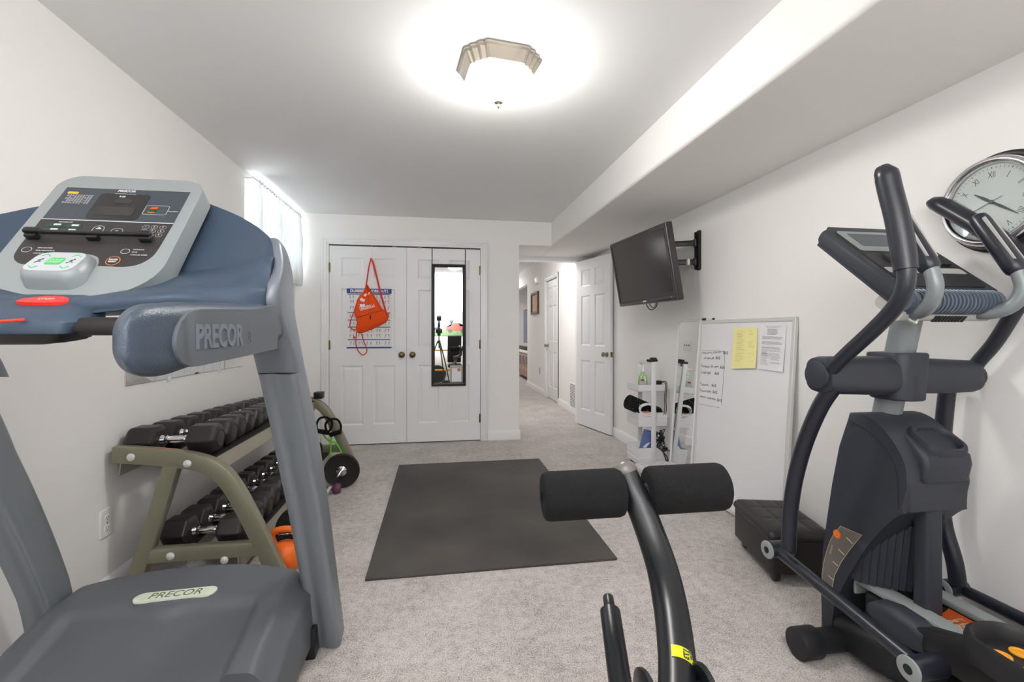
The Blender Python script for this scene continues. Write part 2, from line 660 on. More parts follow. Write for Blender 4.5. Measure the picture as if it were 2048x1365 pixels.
def panel_door(name, m, w, h=2.02, t=0.035, y0=0.012, sc=1.0):
    """Six panel door leaf; local x across, y up, front face at z=0."""
    bm = B()
    d = 0.011
    st, mu = 0.112 * sc, 0.098 * sc
    bx(bm, 0, w, y0, h, -t, -d, 0, m)
    rows = [(0.205, 0.81), (0.985, 1.59), (1.70, 1.905)]
    pw = (w - 2 * st - mu) / 2
    cols = [(st, st + pw), (w - st - pw, w - st)]
    bx(bm, 0, st, y0, h, -d, 0, 0, m)
    bx(bm, w - st, w, y0, h, -d, 0, 0, m)
    ys = [y0] + [q for r in rows for q in r] + [h]
    for k in range(0, len(ys), 2):
        bx(bm, st, w - st, ys[k], ys[k + 1], -d, 0, 0, m)
    for r in rows:
        bx(bm, cols[0][1], cols[1][0], r[0], r[1], -d, 0, 0, m)
        for c in cols:
            # ogee sticking sloping down from the frame, then the raised field
            rings = []
            for ins, z in ((0.0, 0.0), (0.006, -0.003), (0.014, -0.0095), (0.020, -0.0105), (0.048, -0.003), (0.050, -0.0028)):
                rings.append([m @ Vector(q) for q in ((c[0] + ins, r[0] + ins, z), (c[1] - ins, r[0] + ins, z), (c[1] - ins, r[1] - ins, z), (c[0] + ins, r[1] - ins, z))])
            vs = [[bm.verts.new(p) for p in g] for g in rings]
            for a, b2 in zip(vs[:-1], vs[1:]):
                for i in range(4):
                    bm.faces.new((a[i], a[(i + 1) % 4], b2[(i + 1) % 4], b2[i]))
            bm.faces.new(vs[-1])
    o = obj(name, bm, 'door', ang=20)
    o['kind'] = 'structure'
    return o


def knob(parent, m, material, name='door_knob'):
    """Knob on the local frame m (z out)."""
    bm = B()
    lathe(bm, [(0.0005, 0), (0.031, 0), (0.032, 0.003), (0.028, 0.007), (0.012, 0.010), (0.011, 0.028), (0.017, 0.032), (0.026, 0.040), (0.028, 0.050), (0.024, 0.060), (0.012, 0.066), (0.0005, 0.067)], m, 28)
    return obj(name, bm, material, parent)


def hinge(parent, m):
    bm = B()
    bx(bm, -0.012, 0.012, -0.045, 0.045, 0, 0.003, 0.001, m)
    cyl(bm, m @ Vector((0, -0.047, 0.004)), m @ Vector((0, 0.047, 0.004)), 0.006, 10)
    return obj('hinge', bm, 'brass', parent)


LW = (DX1 - DX0 - 0.009) / 2
DF = YB - 0.004                                            # face of the closet leaves
d1 = panel_door('door_1', frame((DX0 + 0.003, DF, 0), (1, 0, 0), (0, 0, 1)), LW)
d2 = panel_door('door_2', frame((DX0 + 0.006 + LW, DF, 0), (1, 0, 0), (0, 0, 1)), LW)
knob(d1, frame((-0.379, DF, 0.915), (1, 0, 0), (0, 0, 1)), 'brass')
knob(d2, frame((-0.270, DF, 0.915), (1, 0, 0), (0, 0, 1)), 'brass')
for z in (1.80, 1.02, 0.24):
    hinge(d1, frame((DX0 + 0.002, DF, z), (1, 0, 0), (0, 0, 1)))
    hinge(d2, frame((DX1 - 0.002, DF, z), (1, 0, 0), (0, 0, 1)))
# small latch catches in the door head
for o_, x in ((d1, -0.45), (d2, -0.20)):
    bm = B()
    bx(bm, x - 0.022, x + 0.022, DF - 0.004, DF + 0.01, 2.022, 2.032)
    obj('ball_catch', bm, 'brass', o_)
# entry door, swung back against the side wall
H0, H1 = Vector((1.700, 5.490, 0)), Vector((1.862, 4.782, 0))
dirn = (H1 - H0).normalized()
m3 = frame(H0, dirn, (0, 0, 1))
d3 = panel_door('door_3', m3, (H1 - H0).length, sc=0.95)
knob(d3, frame(H0 + dirn * 0.665 + Vector((0, 0, 0.90)), dirn, (0, 0, 1)), 'nickel')
nb = m3.to_3x3() @ Vector((0, 0, 1))
knob(d3, frame(H0 + dirn * 0.665 - nb * 0.035 + Vector((0, 0, 0.90)), -dirn, (0, 0, 1)), 'nickel')
bm = B()
bx(bm, 0.727, 0.7292, 0.872, 0.928, -0.03, -0.005, 0, m3)
obj('latch_plate', bm, 'brass', d3)
# hall door
m4 = frame((HX + 0.012, HDY1, 0), (0, -1, 0), (0, 0, 1))
d4 = panel_door('door_4', m4, HDY1 - HDY0)
knob(d4, m4 @ Matrix.Translation((0.07, 0.91, 0)), 'nickel')
for z in (1.80, 1.02, 0.24):
    hinge(d4, m4 @ Matrix.Translation((HDY1 - HDY0 - 0.002, z, 0)))

struct('wall_behind_hall_door', bx(B(), HX + 0.055, HX + 0.075, HDY0 - 0.1, HDY1 + 0.1, 0, 2.2), 'white')
# window set back in the wall, and its daylight
win = B()
fx0, fx1 = XL - 0.13, XL - 0.09
for (a, c, z0, z1) in ((WY0, WY1, WZ0, WZ0 + 0.05), (WY0, WY1, WZ1 - 0.05, WZ1), (WY0, WY0 + 0.05, WZ0, WZ1), (WY1 - 0.05, WY1, WZ0, WZ1), ((WY0 + WY1) / 2 - 0.03, (WY0 + WY1) / 2 + 0.03, WZ0, WZ1)):
    bx(win, fx0, fx1, a, c, z0, z1, 0.004)
w1 = struct('window_1', win, 'whiteplas')
obj('pane', bx(B(), XL - 0.113, XL - 0.109, WY0 + 0.04, WY1 - 0.04, WZ0 + 0.04, WZ1 - 0.04), 'glassclear', w1)
# sheer curtain on a wrap-round rod
rod = B()
rz = 2.285
tube(rod, spl([(XL, 3.60, rz), (XL + 0.055, 3.605, rz), (XL + 0.07, 3.64, rz), (XL + 0.07, 4.2, rz), (XL + 0.07, 4.73, rz), (XL + 0.055, 4.765, rz), (XL, 4.77, rz)], 6), 0.007, 10)
tag(obj('curtain_rod', rod, 'white'), 'thin white rod that wraps round in front of the small high window', 'curtain rod')
cb = B()
rows = []
NY, NZ = 150, 14
for j in range(NZ + 1):
    z = rz + 0.02 - (rz + 0.02 - 1.60) * j / NZ
    amp = 0.010 + 0.018 * min(1, j / 5)
    rows.append([Vector((XL + 0.07 + amp * math.sin(i * 0.83 + 0.5 * math.sin(i * 0.21)) + 0.004 * math.sin(i * 2.3 + j), 3.69 + (4.745 - 3.69) * i / NY + 0.003 * math.sin(j + i), z)) for i in range(NY + 1)])
loft(cb, rows, cap=False, closed=False)
tag(obj('sheer_curtain', cb, 'sheer'), 'gathered white sheer curtain over the small high window', 'curtain')

# ------------------------------------------------------------------ treadmill
TX = -0.845
tm = thing('treadmill', 'large grey treadmill with tilted console standing beside the dumbbell rack', 'treadmill', (TX, 1.0, 0))


def mirror_x(r):
    return [Vector((2 * TX - p.x, p.y, p.z)) for p in r]


def ring_xy(x0, x1, y0, y1, z, r=0.03, rf=0.022, tilt=0.0):
    """Rounded section; the corners towards the user (low y) are rounder."""
    w, h = x1 - x0, y1 - y0
    pts = rrect(w, h, (r, rf, rf, r), 5, ((x0 + x1) / 2, (y0 + y1) / 2))
    return [Vector((p[0], p[1], z + tilt * (p[1] - (y0 + y1) / 2))) for p in pts]


UP = [(0.012, -.463, -.358, 1.739, 1.840), (.10, -.467, -.362, 1.715, 1.818), (.32, -.480, -.374, 1.655, 1.765), (.55, -.490, -.382, 1.578, 1.695), (.76, -.500, -.390, 1.497, 1.617), (.90, -.505, -.396, 1.440, 1.556), (1.045, -.511, -.402, 1.374, 1.480)]


def upright_rings(rows):
    out = []
    R = spl([r for r in rows], 4)
    for q in R:
        out.append(ring_xy(q[1], q[2], q[3], q[4], q[0], 0.030, 0.022, 0.18))
    return out


class V5(tuple):
    pass


def spln(rows, n):
    """Catmull-Rom for rows of any width."""
    k = len(rows[0])
    cols = [spl([(r[0], r[i], 0) for r in rows], n) for i in range(1, k)]
    return [tuple([cols[0][j].x] + [c[j].y for c in cols]) for j in range(len(cols[0]))]


def upright_ring(q, side):
    z, x0, x1, y0, y1 = q
    w, h = x1 - x0, y1 - y0
    cx_, cy_ = (x0 + x1) / 2, (y0 + y1) / 2
    pts = rrect(w, h, (.016, .022, .055, .030), 6, (cx_, cy_))
    out = []
    for p in pts:
        x, y = p
        if abs(y - y0) < 1e-6:
            pass
        t = (x - x0) / w
        y += .010 * math.exp(-((t - .38) / .16) ** 2) * max(0, 1 - (y - y0) / .03)   # shallow groove down the rear face
        out.append(Vector((x, y, z + .18 * (y - cy_))))
    # a few extra points along the rear face so that the groove shows
    i = min(range(len(out)), key=lambda k: (out[k].y + abs(out[k].x - x0 - .03)))
    res = []
    for k, v in enumerate(out):
        res.append(v)
        nx = out[(k + 1) % len(out)]
        if (nx - v).length > .03 and abs(nx.y - v.y) < .012 and v.y < cy_:
            for j in range(1, 9):
                x = v.x + (nx.x - v.x) * j / 9
                t = (x - x0) / w
                y = y0 + .010 * math.exp(-((t - .38) / .16) ** 2)
                res.append(Vector((x, y, z + .18 * (y - cy_))))
    return [Vector((p.x - side * .0, p.y, p.z)) for p in res]


for side in (0, 1):
    rings = [upright_ring(q, side) for q in spln(UP, 4)]
    if side:
        rings = [[p + Vector((-.035 * min(1, max(0, p.z - .3) / .5), -.02 * min(1, max(0, p.z - .3) / .5), 0)) for p in mirror_x(r)] for r in rings]
    up = obj('upright', loft(B(), rings), 'tmgrey', tm)
    # black levelling foot under the upright
    fb = B()
    xs = (-.482, -.430) if not side else (2 * TX + .430, 2 * TX + .482)
    bx(fb, xs[0], xs[1], 1.69, 1.79, 0.0, 0.11, 0.006)
    obj('foot', fb, 'blackplas', up)
    # textured side cover from the upright to the rim
    CV = [(1.035, -.512, -.400, 1.374, 1.488), (1.08, -.511, -.401, 1.345, 1.468), (1.125, -.506, -.402, 1.305, 1.445), (1.17, -.494, -.402, 1.258, 1.418), (1.215, -.474, -.402, 1.226, 1.390), (1.265, -.440, -.402, 1.232, 1.372), (1.315, -.430, -.403, 1.264, 1.362), (1.355, -.434, -.410, 1.284, 1.358), (1.390, -.444, -.422, 1.304, 1.358), (1.410, -.456, -.436, 1.324, 1.354)]
    rings = [ring_xy(q[1], q[2], q[3], q[4], q[0], min(.032, .45 * (q[2] - q[1])), min(.03, .45 * (q[2] - q[1])), -0.1) for q in spln(CV, 5)]
    if side:
        rings = [mirror_x(r) for r in rings]
    obj('side_cover', loft(B(), rings), 'tmsilver', tm)
    # grab arm reaching back towards the user
    PD = [  # y, x0, x1, z0, z1
        (1.300, -.508, -.408, 1.130, 1.236), (1.235, -.510, -.406, 1.118, 1.228), (1.12, -.506, -.406, 1.110, 1.222), (1.00, -.500, -.406, 1.104, 1.216), (.88, -.494, -.407, 1.096, 1.210),
        (.80, -.488, -.409, 1.088, 1.204), (.755, -.484, -.412, 1.089, 1.200), (.725, -.478, -.417, 1.095, 1.193), (.705, -.471, -.425, 1.106, 1.181), (.693, -.463, -.434, 1.120, 1.167), (.689, -.456, -.441, 1.132, 1.155)]
    rings = []
    for q in spln(PD, 5):
        w, h = q[2] - q[1], q[4] - q[3]
        pts = rrect(w, h, min(w, h) * 0.36, 6, ((q[1] + q[2]) / 2, (q[3] + q[4]) / 2))
        sk_ = max(0, min(1, (.98 - q[0]) / .25)) ** 1.4 * 1.15
        rings.append([Vector((p[0], q[0] + sk_ * max(0, -.425 - p[0]), p[1])) for p in pts])
    if side:
        rings = [mirror_x(r) for r in rings]
    arm = obj('grab_arm', loft(B(), rings), 'pod', tm)
    if side == 0:
        # flat inlay with raised lettering on the outer face
        fm = frame((-.4075, 0, 0), (0, 1, 0), (0, 0, 1))
        pl = [(1.232, 1.112), (1.232, 1.219), (1.10, 1.207), (.86, 1.196), (.815, 1.186), (.79, 1.165), (.782, 1.138), (.792, 1.115), (.815, 1.101), (.85, 1.0985)]
        ib = B()
        prism(ib, list(reversed(spl([(p[0], p[1], 0) for p in pl], 3, False))), fm, -0.004, 0.0035, 0.002)
        inl = obj('side_inlay', ib, 'podflat', arm)
        tb = B()
        text(tb, 'PRECOR', frame((-.4040, .93, 1.1475), (0, 1, 0.012), (0, 0, 1)), 0.058, 0.0022, off=0.0016, sx=0.84)
        obj('lettering', tb, 'podletter', arm)
        tb = B()
        text(tb, 'USA', frame((-.4040, 1.060, 1.147), (0, 0, 1), (0, -1, 0)), 0.017, 0.001)
        obj('small_lettering', tb, 'podflat', arm)

# dashboard shroud: closed sections across the machine
SH = [  # x, rim(y,z), wall foot(y,z), shelf(y,z), lip(y,z)
    (-.845, (1.560, 1.565), (1.36, 1.30), (1.22, 1.245), (1.100, 1.190)),
    (-.770, (1.535, 1.558), (1.345, 1.305), (1.212, 1.250), (1.085, 1.192)),
    (-.6975, (1.500, 1.542), (1.338, 1.315), (1.21, 1.262), (1.072, 1.193)),
    (-.605, (1.455, 1.505), (1.352, 1.330), (1.22, 1.268), (1.062, 1.203)),
    (-.541, (1.420, 1.473), (1.330, 1.335), (1.22, 1.273), (1.085, 1.208)),
    (-.490, (1.372, 1.437), (1.302, 1.340), (1.212, 1.273), (1.125, 1.200)),
    (-.455, (1.332, 1.408), (1.278, 1.345), (1.218, 1.273), (1.165, 1.195)),
    (-.428, (1.305, 1.378), (1.270, 1.335), (1.235, 1.272), (1.205, 1.195)),
]


def shroud_ring(s):
    x, rim, L, S, F = s
    k = (x - TX) / (.428 - TX + 0) if 0 else abs((x - TX) / (TX + .428))
    out_y = rim[0] + 0.030
    ctrl = [(F[0] + 0.02, F[1] + 0.004), (F[0] + 0.002, F[1] + 0.010), (F[0] + 0.006, F[1] + 0.034), ((S[0] * 2 + F[0]) / 3 - 0.01, S[1] - 0.012), (S[0], S[1]),
            ((S[0] + L[0]) / 2, (S[1] + L[1]) / 2 + 0.002), (L[0] - 0.012, L[1] - 0.006), (L[0] + 0.002, L[1] + 0.012), ((L[0] + rim[0]) / 2, (L[1] + rim[1]) / 2), (rim[0] - 0.006, rim[1] - 0.006), (rim[0] + 0.004, rim[1] + 0.002), (rim[0] + 0.02, rim[1] - 0.004)]
    back = [(out_y + 0.004, rim[1] - 0.05), (out_y - 0.02, (rim[1] + 1.23) / 2), (out_y - 0.06 - 0.06 * (1 - k), 1.222)]
    p = spl([(a, c, 0) for a, c in ctrl + back], 4, True)
    return [Vector((x, q.x, q.y)) for q in p]


half = [shroud_ring(s) for s in SH]
# interpolate across
n = len(half[0])
cross = []
cols = [spl([r[i] for r in ([mirror_x(h) for h in reversed(half[1:])] + half)], 4) for i in range(n)]
rings = [[c[j] for c in cols] for j in range(len(cols[0]))]
obj('dashboard_shroud', loft(B(), rings), 'tmblue', tm, ang=50)

# console: bezel, overlay, display, keys
ey = Vector((0, .6063, .7952))
CO = Vector((TX, 1.18, 1.244))
mc = frame(CO, (1, 0, 0), ey)
bz = rrect(.362, .445, (.115, .055, .055, .115), 10, (0.0, .216))
bb = B()
prism(bb, bz, mc, -0.055, 0.0, 0.016, 4)
con = obj('console', bb, 'bezel', tm, ang=50)


def cpoly(pts, n=0):
    return [(p[0], p[1]) for p in pts]


pn = B()
left = [(-.152, .384), (-.153, .252)]
slab(pn, [(-.152, .253), (.151, .251), (.1515, .386), (-.152, .384)], mc, -0.002, 0.0008)
top = obj('upper_overlay', pn, 'panel', con)
pn = B()
pp = [(.151, .2485), (-.153, .2505), (-.153, .16)]
pp += [tuple(q)[:2] for q in spl([(-.153, .15, 0), (-.148, .115, 0), (-.130, .094, 0), (-.105, .088, 0), (-.085, .088, 0)], 4)]
pp += [tuple(q)[:2] for q in spl([(-.078, .092, 0), (-.066, .118, 0), (-.045, .128, 0), (.0, .128, 0), (.026, .118, 0), (.036, .098, 0), (.037, .089, 0)], 4)]
pp += [tuple(q)[:2] for q in spl([(.06, .088, 0), (.098, .088, 0), (.125, .099, 0), (.143, .125, 0), (.148, .16, 0)], 4)]
slab(pn, pp, mc, -0.002, 0.0008)
low = obj('lower_overlay', pn, 'panelb', con)
pn = B()
slab(pn, rrect(.122, .105, .012, 5, (0.0, .311)), mc, 0.0004, 0.0016)
dsp = obj('display_window', pn, 'lcd', con)
pn = B()
slab(pn, rrect(.092, .034, .003, 3, (-.002, .290)), mc, 0.0010, 0.0021)
slab(pn, rrect(.040, .018, .003, 3, (.004, .333)), mc, 0.0010, 0.0021)
obj('display_glass', pn, 'lcd2', dsp)
# pale printing
tb = B()


def ct(s, x, y, size, **k):
    text(tb, s, mc @ Matrix.Translation((x, y, 0.0022)), size, 0.0002, **k)


ct('PRECOR', -.004, .3755, .0115, off=.0006, shear=.15)
ct('9.33', -.006, .3515, .0085, off=.0004)
ct('SmartRate', .136, .297, .0058)
ct('PROGRAMS', -.093, .240, .006)
ct('OK', .032, .2135, .005)
for k, s in enumerate(('1 2 3', '4 5 6', '7 8 9')):
    for j, ch in enumerate(s.split()):
        ct(ch, .092 + .020 * j, .233 - .0155 * k, .0075)
for k, s in enumerate(('TIME ELAPSED', 'TIME REMAINING', 'CALORIES')):
    ct(s, -.112, .144 - .0095 * k, .0052, align='LEFT')
for k, s in enumerate(('DISTANCE', 'PACE', 'AVERAGE SPEED')):
    ct(s, .094, .146 - .0095 * k, .0052, align='LEFT')
for k in range(9):
    for j in range(10):
        if random.random() < .85:
            slab(tb, rrect(.0045, .0012, .0004, 1, (-.135 + j * .0062, .352 - k * .0042)), mc, .0006, .0012)


def ringp(cx, cy, w, h, r, t=.0012):
    a = rrect(w, h, r, 5, (cx, cy))
    b2 = rrect(w - 2 * t, h - 2 * t, max(r - t, .0002), 5, (cx, cy))
    va = [tb.verts.new(mc @ Vector((p[0], p[1], .0013))) for p in a]
    vb = [tb.verts.new(mc @ Vector((p[0], p[1], .0013))) for p in b2]
    for i in range(len(va)):
        j = (i + 1) % len(va)
        tb.faces.new((va[i], va[j], vb[j], vb[i]))


for k in range(3):
    for j in range(3):
        ringp(.092 + .020 * j, .2328 - .0155 * k, .0155, .0125, .006, .0007)
ringp(.093, .301, .058, .038, .006)
ringp(-.012, .212, .026, .040, .0125)
ringp(.032, .2135, .027, .020, .0098)
ringp(-.132, .138, .021, .018, .0088)
ringp(.078, .140, .020, .017, .0082)
slab(tb, [(-.019, .219), (-.005, .219), (-.012, .227)], mc, .0006, .0014)
slab(tb, [(-.012, .198), (-.005, .206), (-.019, .206)], mc, .0006, .0014)
slab(tb, [(-.153, .2505), (.151, .2485), (.151, .2512), (-.153, .253)], mc, .0002, .0011)
slab(tb, [(-.03, .3655), (.022, .3655), (.022, .3645), (-.03, .3645)], mc, .0006, .0014)
obj('console_printing', tb, 'ink', con)
tb = B()
slab(tb, rrect(.026, .009, .003, 3, (-.128, .361)), mc, .0006, .0014)
obj('caution_mark', tb, 'yellow', con)
tb = B()
for x, y in ((-.114, .229), (-.072, .228), (-.115, .211), (-.073, .210)):
    tb = B()
    slab(tb, rrect(.036, .013, .004, 3, (x, y)), mc, .0006, .0014)
    obj('programme_key', tb, 'darkgreen', con)
tb = B()
for x, y in ((-.108, .231), (-.068, .230), (-.108, .213), (-.068, .212)):
    tb = B()
    slab(tb, rrect(.016, .006, .001, 2, (x, y)), mc, .0012, .0019)
    obj('programme_icon', tb, 'ink', con)
tb = B()
for x, y, h, c_ in ((.087, .311, .003, 'orange'), (.086, .306, .003, 'orange'), (.0855, .299, .005, 'darkgreen'), (.084, .291, .002, 'inkorange')):
    tb = B()
    slab(tb, rrect(.017, h, .0008, 2, (x, y)), mc, .0014, .0022)
    obj('rate_light', tb, c_, con)
tb = B()
lathe(tb, [(.0005, .001), (.0155, .001), (.0155, .0016), (.0005, .0016)], mc @ Matrix.Translation((.064, .106, 0)), 24)
ob = obj('pause_key', tb, 'inkorange', con)
tb = B()
lathe(tb, [(.0005, .001), (.0138, .001), (.0138, .0020), (.0005, .0020)], mc @ Matrix.Translation((.064, .106, 0)), 24)
obj('pause_key_face', tb, 'panelb', ob)
tb = B()
text(tb, 'PAUSE', mc @ Matrix.Translation((.064, .1092, .0024)), .0066, .0003, off=.0002)
text(tb, 'RESET', mc @ Matrix.Translation((.064, .1020, .0024)), .0066, .0003, off=.0002)
obj('pause_lettering', tb, 'ink', ob)
# raised start pad
pm = mc @ Matrix.Translation((-.028, .066, 0)) @ Matrix.Rotation(math.radians(-14), 4, 'X')
pb = B()
loft(pb, [[pm @ Vector((p[0], p[1], z)) for p in rrect(w, h, r, 6)] for w, h, r, z in ((.128, .110, .03, -.022), (.122, .104, .03, .010), (.112, .094, .028, .024), (.104, .086, .026, .028))])
pad = obj('start_pad', pb, 'bezel', con)
pb = B()
slab(pb, rrect(.100, .082, .024, 6), pm, .027, .0295)
obj('pad_face', pb, 'padwhite', pad)
pb = B()
slab(pb, rrect(.032, .030, .006, 4), pm, .029, .0305)
gk = obj('start_key', pb, 'green', pad)
pb = B()
text(pb, 'QUICK', pm @ Matrix.Translation((0, .005, .0305)), .009, .0003, off=.0003)
text(pb, 'START', pm @ Matrix.Translation((0, -.005, .0305)), .009, .0003, off=.0003)
obj('key_lettering', pb, 'padwhite', pad)
pb = B()
for sx in (-1, 1):
    for sy, yy in ((1, .027), (-1, -.027)):
        pb = B()
        c = (sx * .031, yy)
        w = .010
        slab(pb, [(c[0] - w, c[1] - sy * .004), (c[0] - w + .002, c[1] - sy * .0055), (c[0], c[1] + sy * .002), (c[0] + w - .002, c[1] - sy * .0055), (c[0] + w, c[1] - sy * .004), (c[0], c[1] + sy * .005)][::(1 if sy < 0 else -1)], pm, .029, .0302)
        obj('arrow_mark', pb, 'green', pad)
pb = B()
for sx in (-1, 1):
    c = sx * .032
    tube(pb, [pm @ Vector((c + a, d, .0302)) for a, d in ((-.006, -.008), (0, -.001), (.006, -.006))], .0008, 6)
    tube(pb, [pm @ Vector((c + a, d, .0302)) for a, d in ((0, -.001), (.002, .006), (-.004, .003))], .0008, 6)
    lathe(pb, [(.0005, .0295), (.002, .0295), (.002, .0304), (.0005, .0304)], pm @ Matrix.Translation((c + .003, .009, 0)), 10)
    obj('runner_mark', pb, 'inkd', pad)
    pb = B()
# reading ledge across the overlay
rb = B()
bx(rb, -.150, .124, .180, .190, .012, .022, .003, mc)
bx(rb, -.152, -.116, .180, .196, .012, .024, .004, mc)
bx(rb, .090, .126, .180, .196, .012, .024, .004, mc)
for x in (-.136, -.004, .112):
    bx(rb, x - .013, x + .013, .172, .186, 0, .016, .003, mc)
obj('reading_ledge', rb, 'blackplas', con)

# cross handlebar with the stop key block
hb = B()
y0, z0 = 1.045, 1.168
rtube(hb, [(-.47, y0 + .01, z0 + .006), (-.60, y0, z0), (TX + .09, y0, z0)], .0185, 20)
hbar = obj('handlebar', hb, 'rubber', tm)
hb = B()
rtube(hb, [(2 * TX + .47, y0 + .01, z0 + .006), (2 * TX + .60, y0, z0), (TX - .09, y0, z0)], .0185, 20)
obj('handlebar', hb, 'rubber', tm)
for s in (-1, 1):
    hb = B()
    cyl(hb, (TX + s * .095, y0, z0), (TX + s * .12, y0, z0), .0225, 20)
    obj('grip_collar', hb, 'blackplas', hbar)
sb = B()
rings = []
for z, w, d, yy, sl in ((1.135, .130, .050, 1.035, 0), (1.145, .205, .085, 1.04, .05), (1.182, .245, .105, 1.045, .15), (1.200, .235, .115, 1.055, .30), (1.214, .190, .112, 1.065, .40), (1.219, .16, .090, 1.070, .42)):
    rings.append([Vector((TX + .022 + p[0], yy + .022 + p[1], z + p[1] * sl)) for p in rrect(w, d, min(w, d) * .36, 6)])
loft(sb, rings)
stop = obj('stop_block', sb, 'tmblue', tm, ang=50)
sb = B()
rings = []
for z, w, d, yy in ((1.134, .110, .040, 1.035), (1.140, .19, .08, 1.04), (1.158, .232, .102, 1.042)):
    rings.append([Vector((TX + .022 + p[0], yy + .022 + p[1], z + p[1] * .12)) for p in rrect(w * 1.01, d * 1.01, min(w, d) * .36, 6)])
loft(sb, rings)
obj('block_base', sb, 'blackplas', stop, ang=50)
sm_ = frame((TX + .036, 1.092, 1.2205), (1, 0, 0), (0, 1, .42))
sb = B()
prism(sb, spl([(-.046, -.010, 0), (-.024, -.021, 0), (.024, -.021, 0), (.046, -.007, 0), (.024, .016, 0), (-.024, .016, 0)], 5, True), sm_, -.006, .0055, .002)
obj('stop_key', sb, 'red', stop)
sb = B()
text(sb, 'STOP', sm_ @ Matrix.Translation((0, 0, .0056)), .012, .0003)
obj('stop_lettering', sb, 'ink', stop)
cb_ = B()
tube(cb_, spl([(TX + .060, 1.010, 1.180), (TX + .02, .972, 1.173), (TX - .02, .955, 1.164), (TX - .07, .95, 1.160), (TX - .11, .955, 1.145), (TX - .12, .96, 1.02), (TX - .10, .97, .93), (TX - .06, .99, 1.0)], 6), .0032, 8)
key = obj('safety_cord', cb_, 'cord', tm)
cb_ = B()
box(cb_, (TX - .070, .975, 1.180), (.030, .022, .045), I4, .006)
cyl(cb_, (TX - .07, .975, 1.195), (TX - .07, .975, 1.213), .012, 16, .003)
obj('safety_clip', cb_, 'blackplas', tm)

# motor hood: height field
def hood_z(dx, y):
    a = abs(dx)
    base = .312 - .012 * (a / .38) ** 2
    # slope towards the belt
    t = max(0.0, (1.60 - y) / .25)
    base -= .070 * min(1.4, t) ** 1.15
    # the shallow apron in the middle
    def ss(e0, e1, v):
        k = max(0, min(1, (v - e0) / (e1 - e0)))
        return k * k * (3 - 2 * k)
    lim = 1.585 - .03 * ss(.10, .0, a)
    ap = ss(.285, .250, a) * ss(lim + .012, lim - .03, y)
    base -= .026 * ap
    base -= .05 * ss(.33, .40, a)
    return base


yb, yf = 1.335, 1.845
hbm = B()
NX, NYY = 96, 60
grid = []
for j in range(NYY + 1):
    row = []
    for i in range(NX + 1):
        dx = -.400 + .800 * i / NX
        fr = yf - .10 * (abs(dx) / .40) ** 2.6            # rounded nose
        y = yb + (fr - yb) * j / NYY
        z = hood_z(dx, y)
        k = max(0, (y - (fr - .055)) / .055)
        z -= .10 * k ** 2.4
        e = max(0, (abs(dx) - .388) / .012)
        z -= .012 * e * e
        row.append(Vector((TX + dx, y, z)))
    grid.append(row)
# skirts
sk = [[Vector((p.x, p.y, .05)) for p in grid[-1]]]
grid2 = [[Vector((p.x, p.y, .15)) for p in grid[0]]] + grid + sk
loft(hbm, [[Vector((r[0].x, r[0].y, .05))] + r + [Vector((r[-1].x, r[-1].y, .05))] for r in grid2], cap=False, closed=False)
hood = obj('motor_hood', hbm, 'tmhood', tm, ang=50)
bm = B()
by = 1.612
bz_ = hood_z(0, by)
bmF = frame((TX + .012, by, bz_ + .0005), (1, .05, 0), (0, 1, .02))
prism(bm, rrect(.235, .050, .023, 6), bmF, -.004, .003, .0015)
bd = obj('hood_badge', bm, 'badge', hood)
bm = B()
text(bm, 'PRECOR', bmF @ Matrix.Translation((0, 0, .003)), .046, .0004, shear=.1, sx=.88)
obj('badge_lettering', bm, 'badgeink', hood)
# deck: side rails, belt, rear cap
for s in (-1, 1):
    bm = B()
    prof = [(.275, .150), (.285, .168), (.37, .172), (.388, .160), (.392, .11), (.385, .06), (.28, .06)]
    loft(bm, [[Vector((TX + s * q[0], y, q[1] + dz)) for q in prof] for y, dz in ((-.10, -.03), (1.40, .02))])
    obj('side_rail', bm, 'tmhood', tm)
    bm = B()
    bx(bm, TX + s * .34 - .045, TX + s * .34 + .045, 1.2, 1.80, .055, .15, .012)
    obj('frame_beam', bm, 'blackplas', tm)
    for y in (-.05, 1.55):
        bm = B()
        cyl(bm, (TX + s * .33, y, 0), (TX + s * .33, y, .08), .028, 20, .004)
        obj('deck_foot', bm, 'blackplas', tm)
bm = B()
loft(bm, [[Vector((TX + a, y, z)) for a, z in ((-.272, .08 + dz), (-.272, .150 + dz), (.272, .150 + dz), (.272, .08 + dz))] for y, dz in ((-.16, -.03), (1.42, .01))])
obj('running_belt', bm, 'rubber', tm)
bm = B()
bx(bm, TX - .395, TX + .395, -.2, -.10, .03, .14, .02)
obj('rear_cap', bm, 'blackplas', tm)

# ------------------------------------------------------------------ dumbbell rack against the wall
RY0, RY1 = 2.22, 4.0
rack = thing('dumbbell_rack', 'olive steel two tier dumbbell rack against the wall under the frameless mirror', 'rack', (-1.05, 3.1, 0))


def arc_path(pts, n=6):
    return spl(pts, n)


def sweep_rect(bm, pts, w, y0, y1, bev=.006):
    """Rectangular tube along an xz path, w wide in the plane, y0..y1 deep."""
    P = [Vector((p[0], 0, p[1])) for p in pts]
    rings = []
    for i, p in enumerate(P):
        a, c = P[max(0, i - 1)], P[min(len(P) - 1, i + 1)]
        t = (c - a).normalized()
        nrm = Vector((-t.z, 0, t.x))
        pr = rrect(w, y1 - y0, bev, 2)
        rings.append([p + nrm * q[0] + Vector((0, (y0 + y1) / 2 + q[1], 0)) for q in pr])
    return loft(bm, rings)


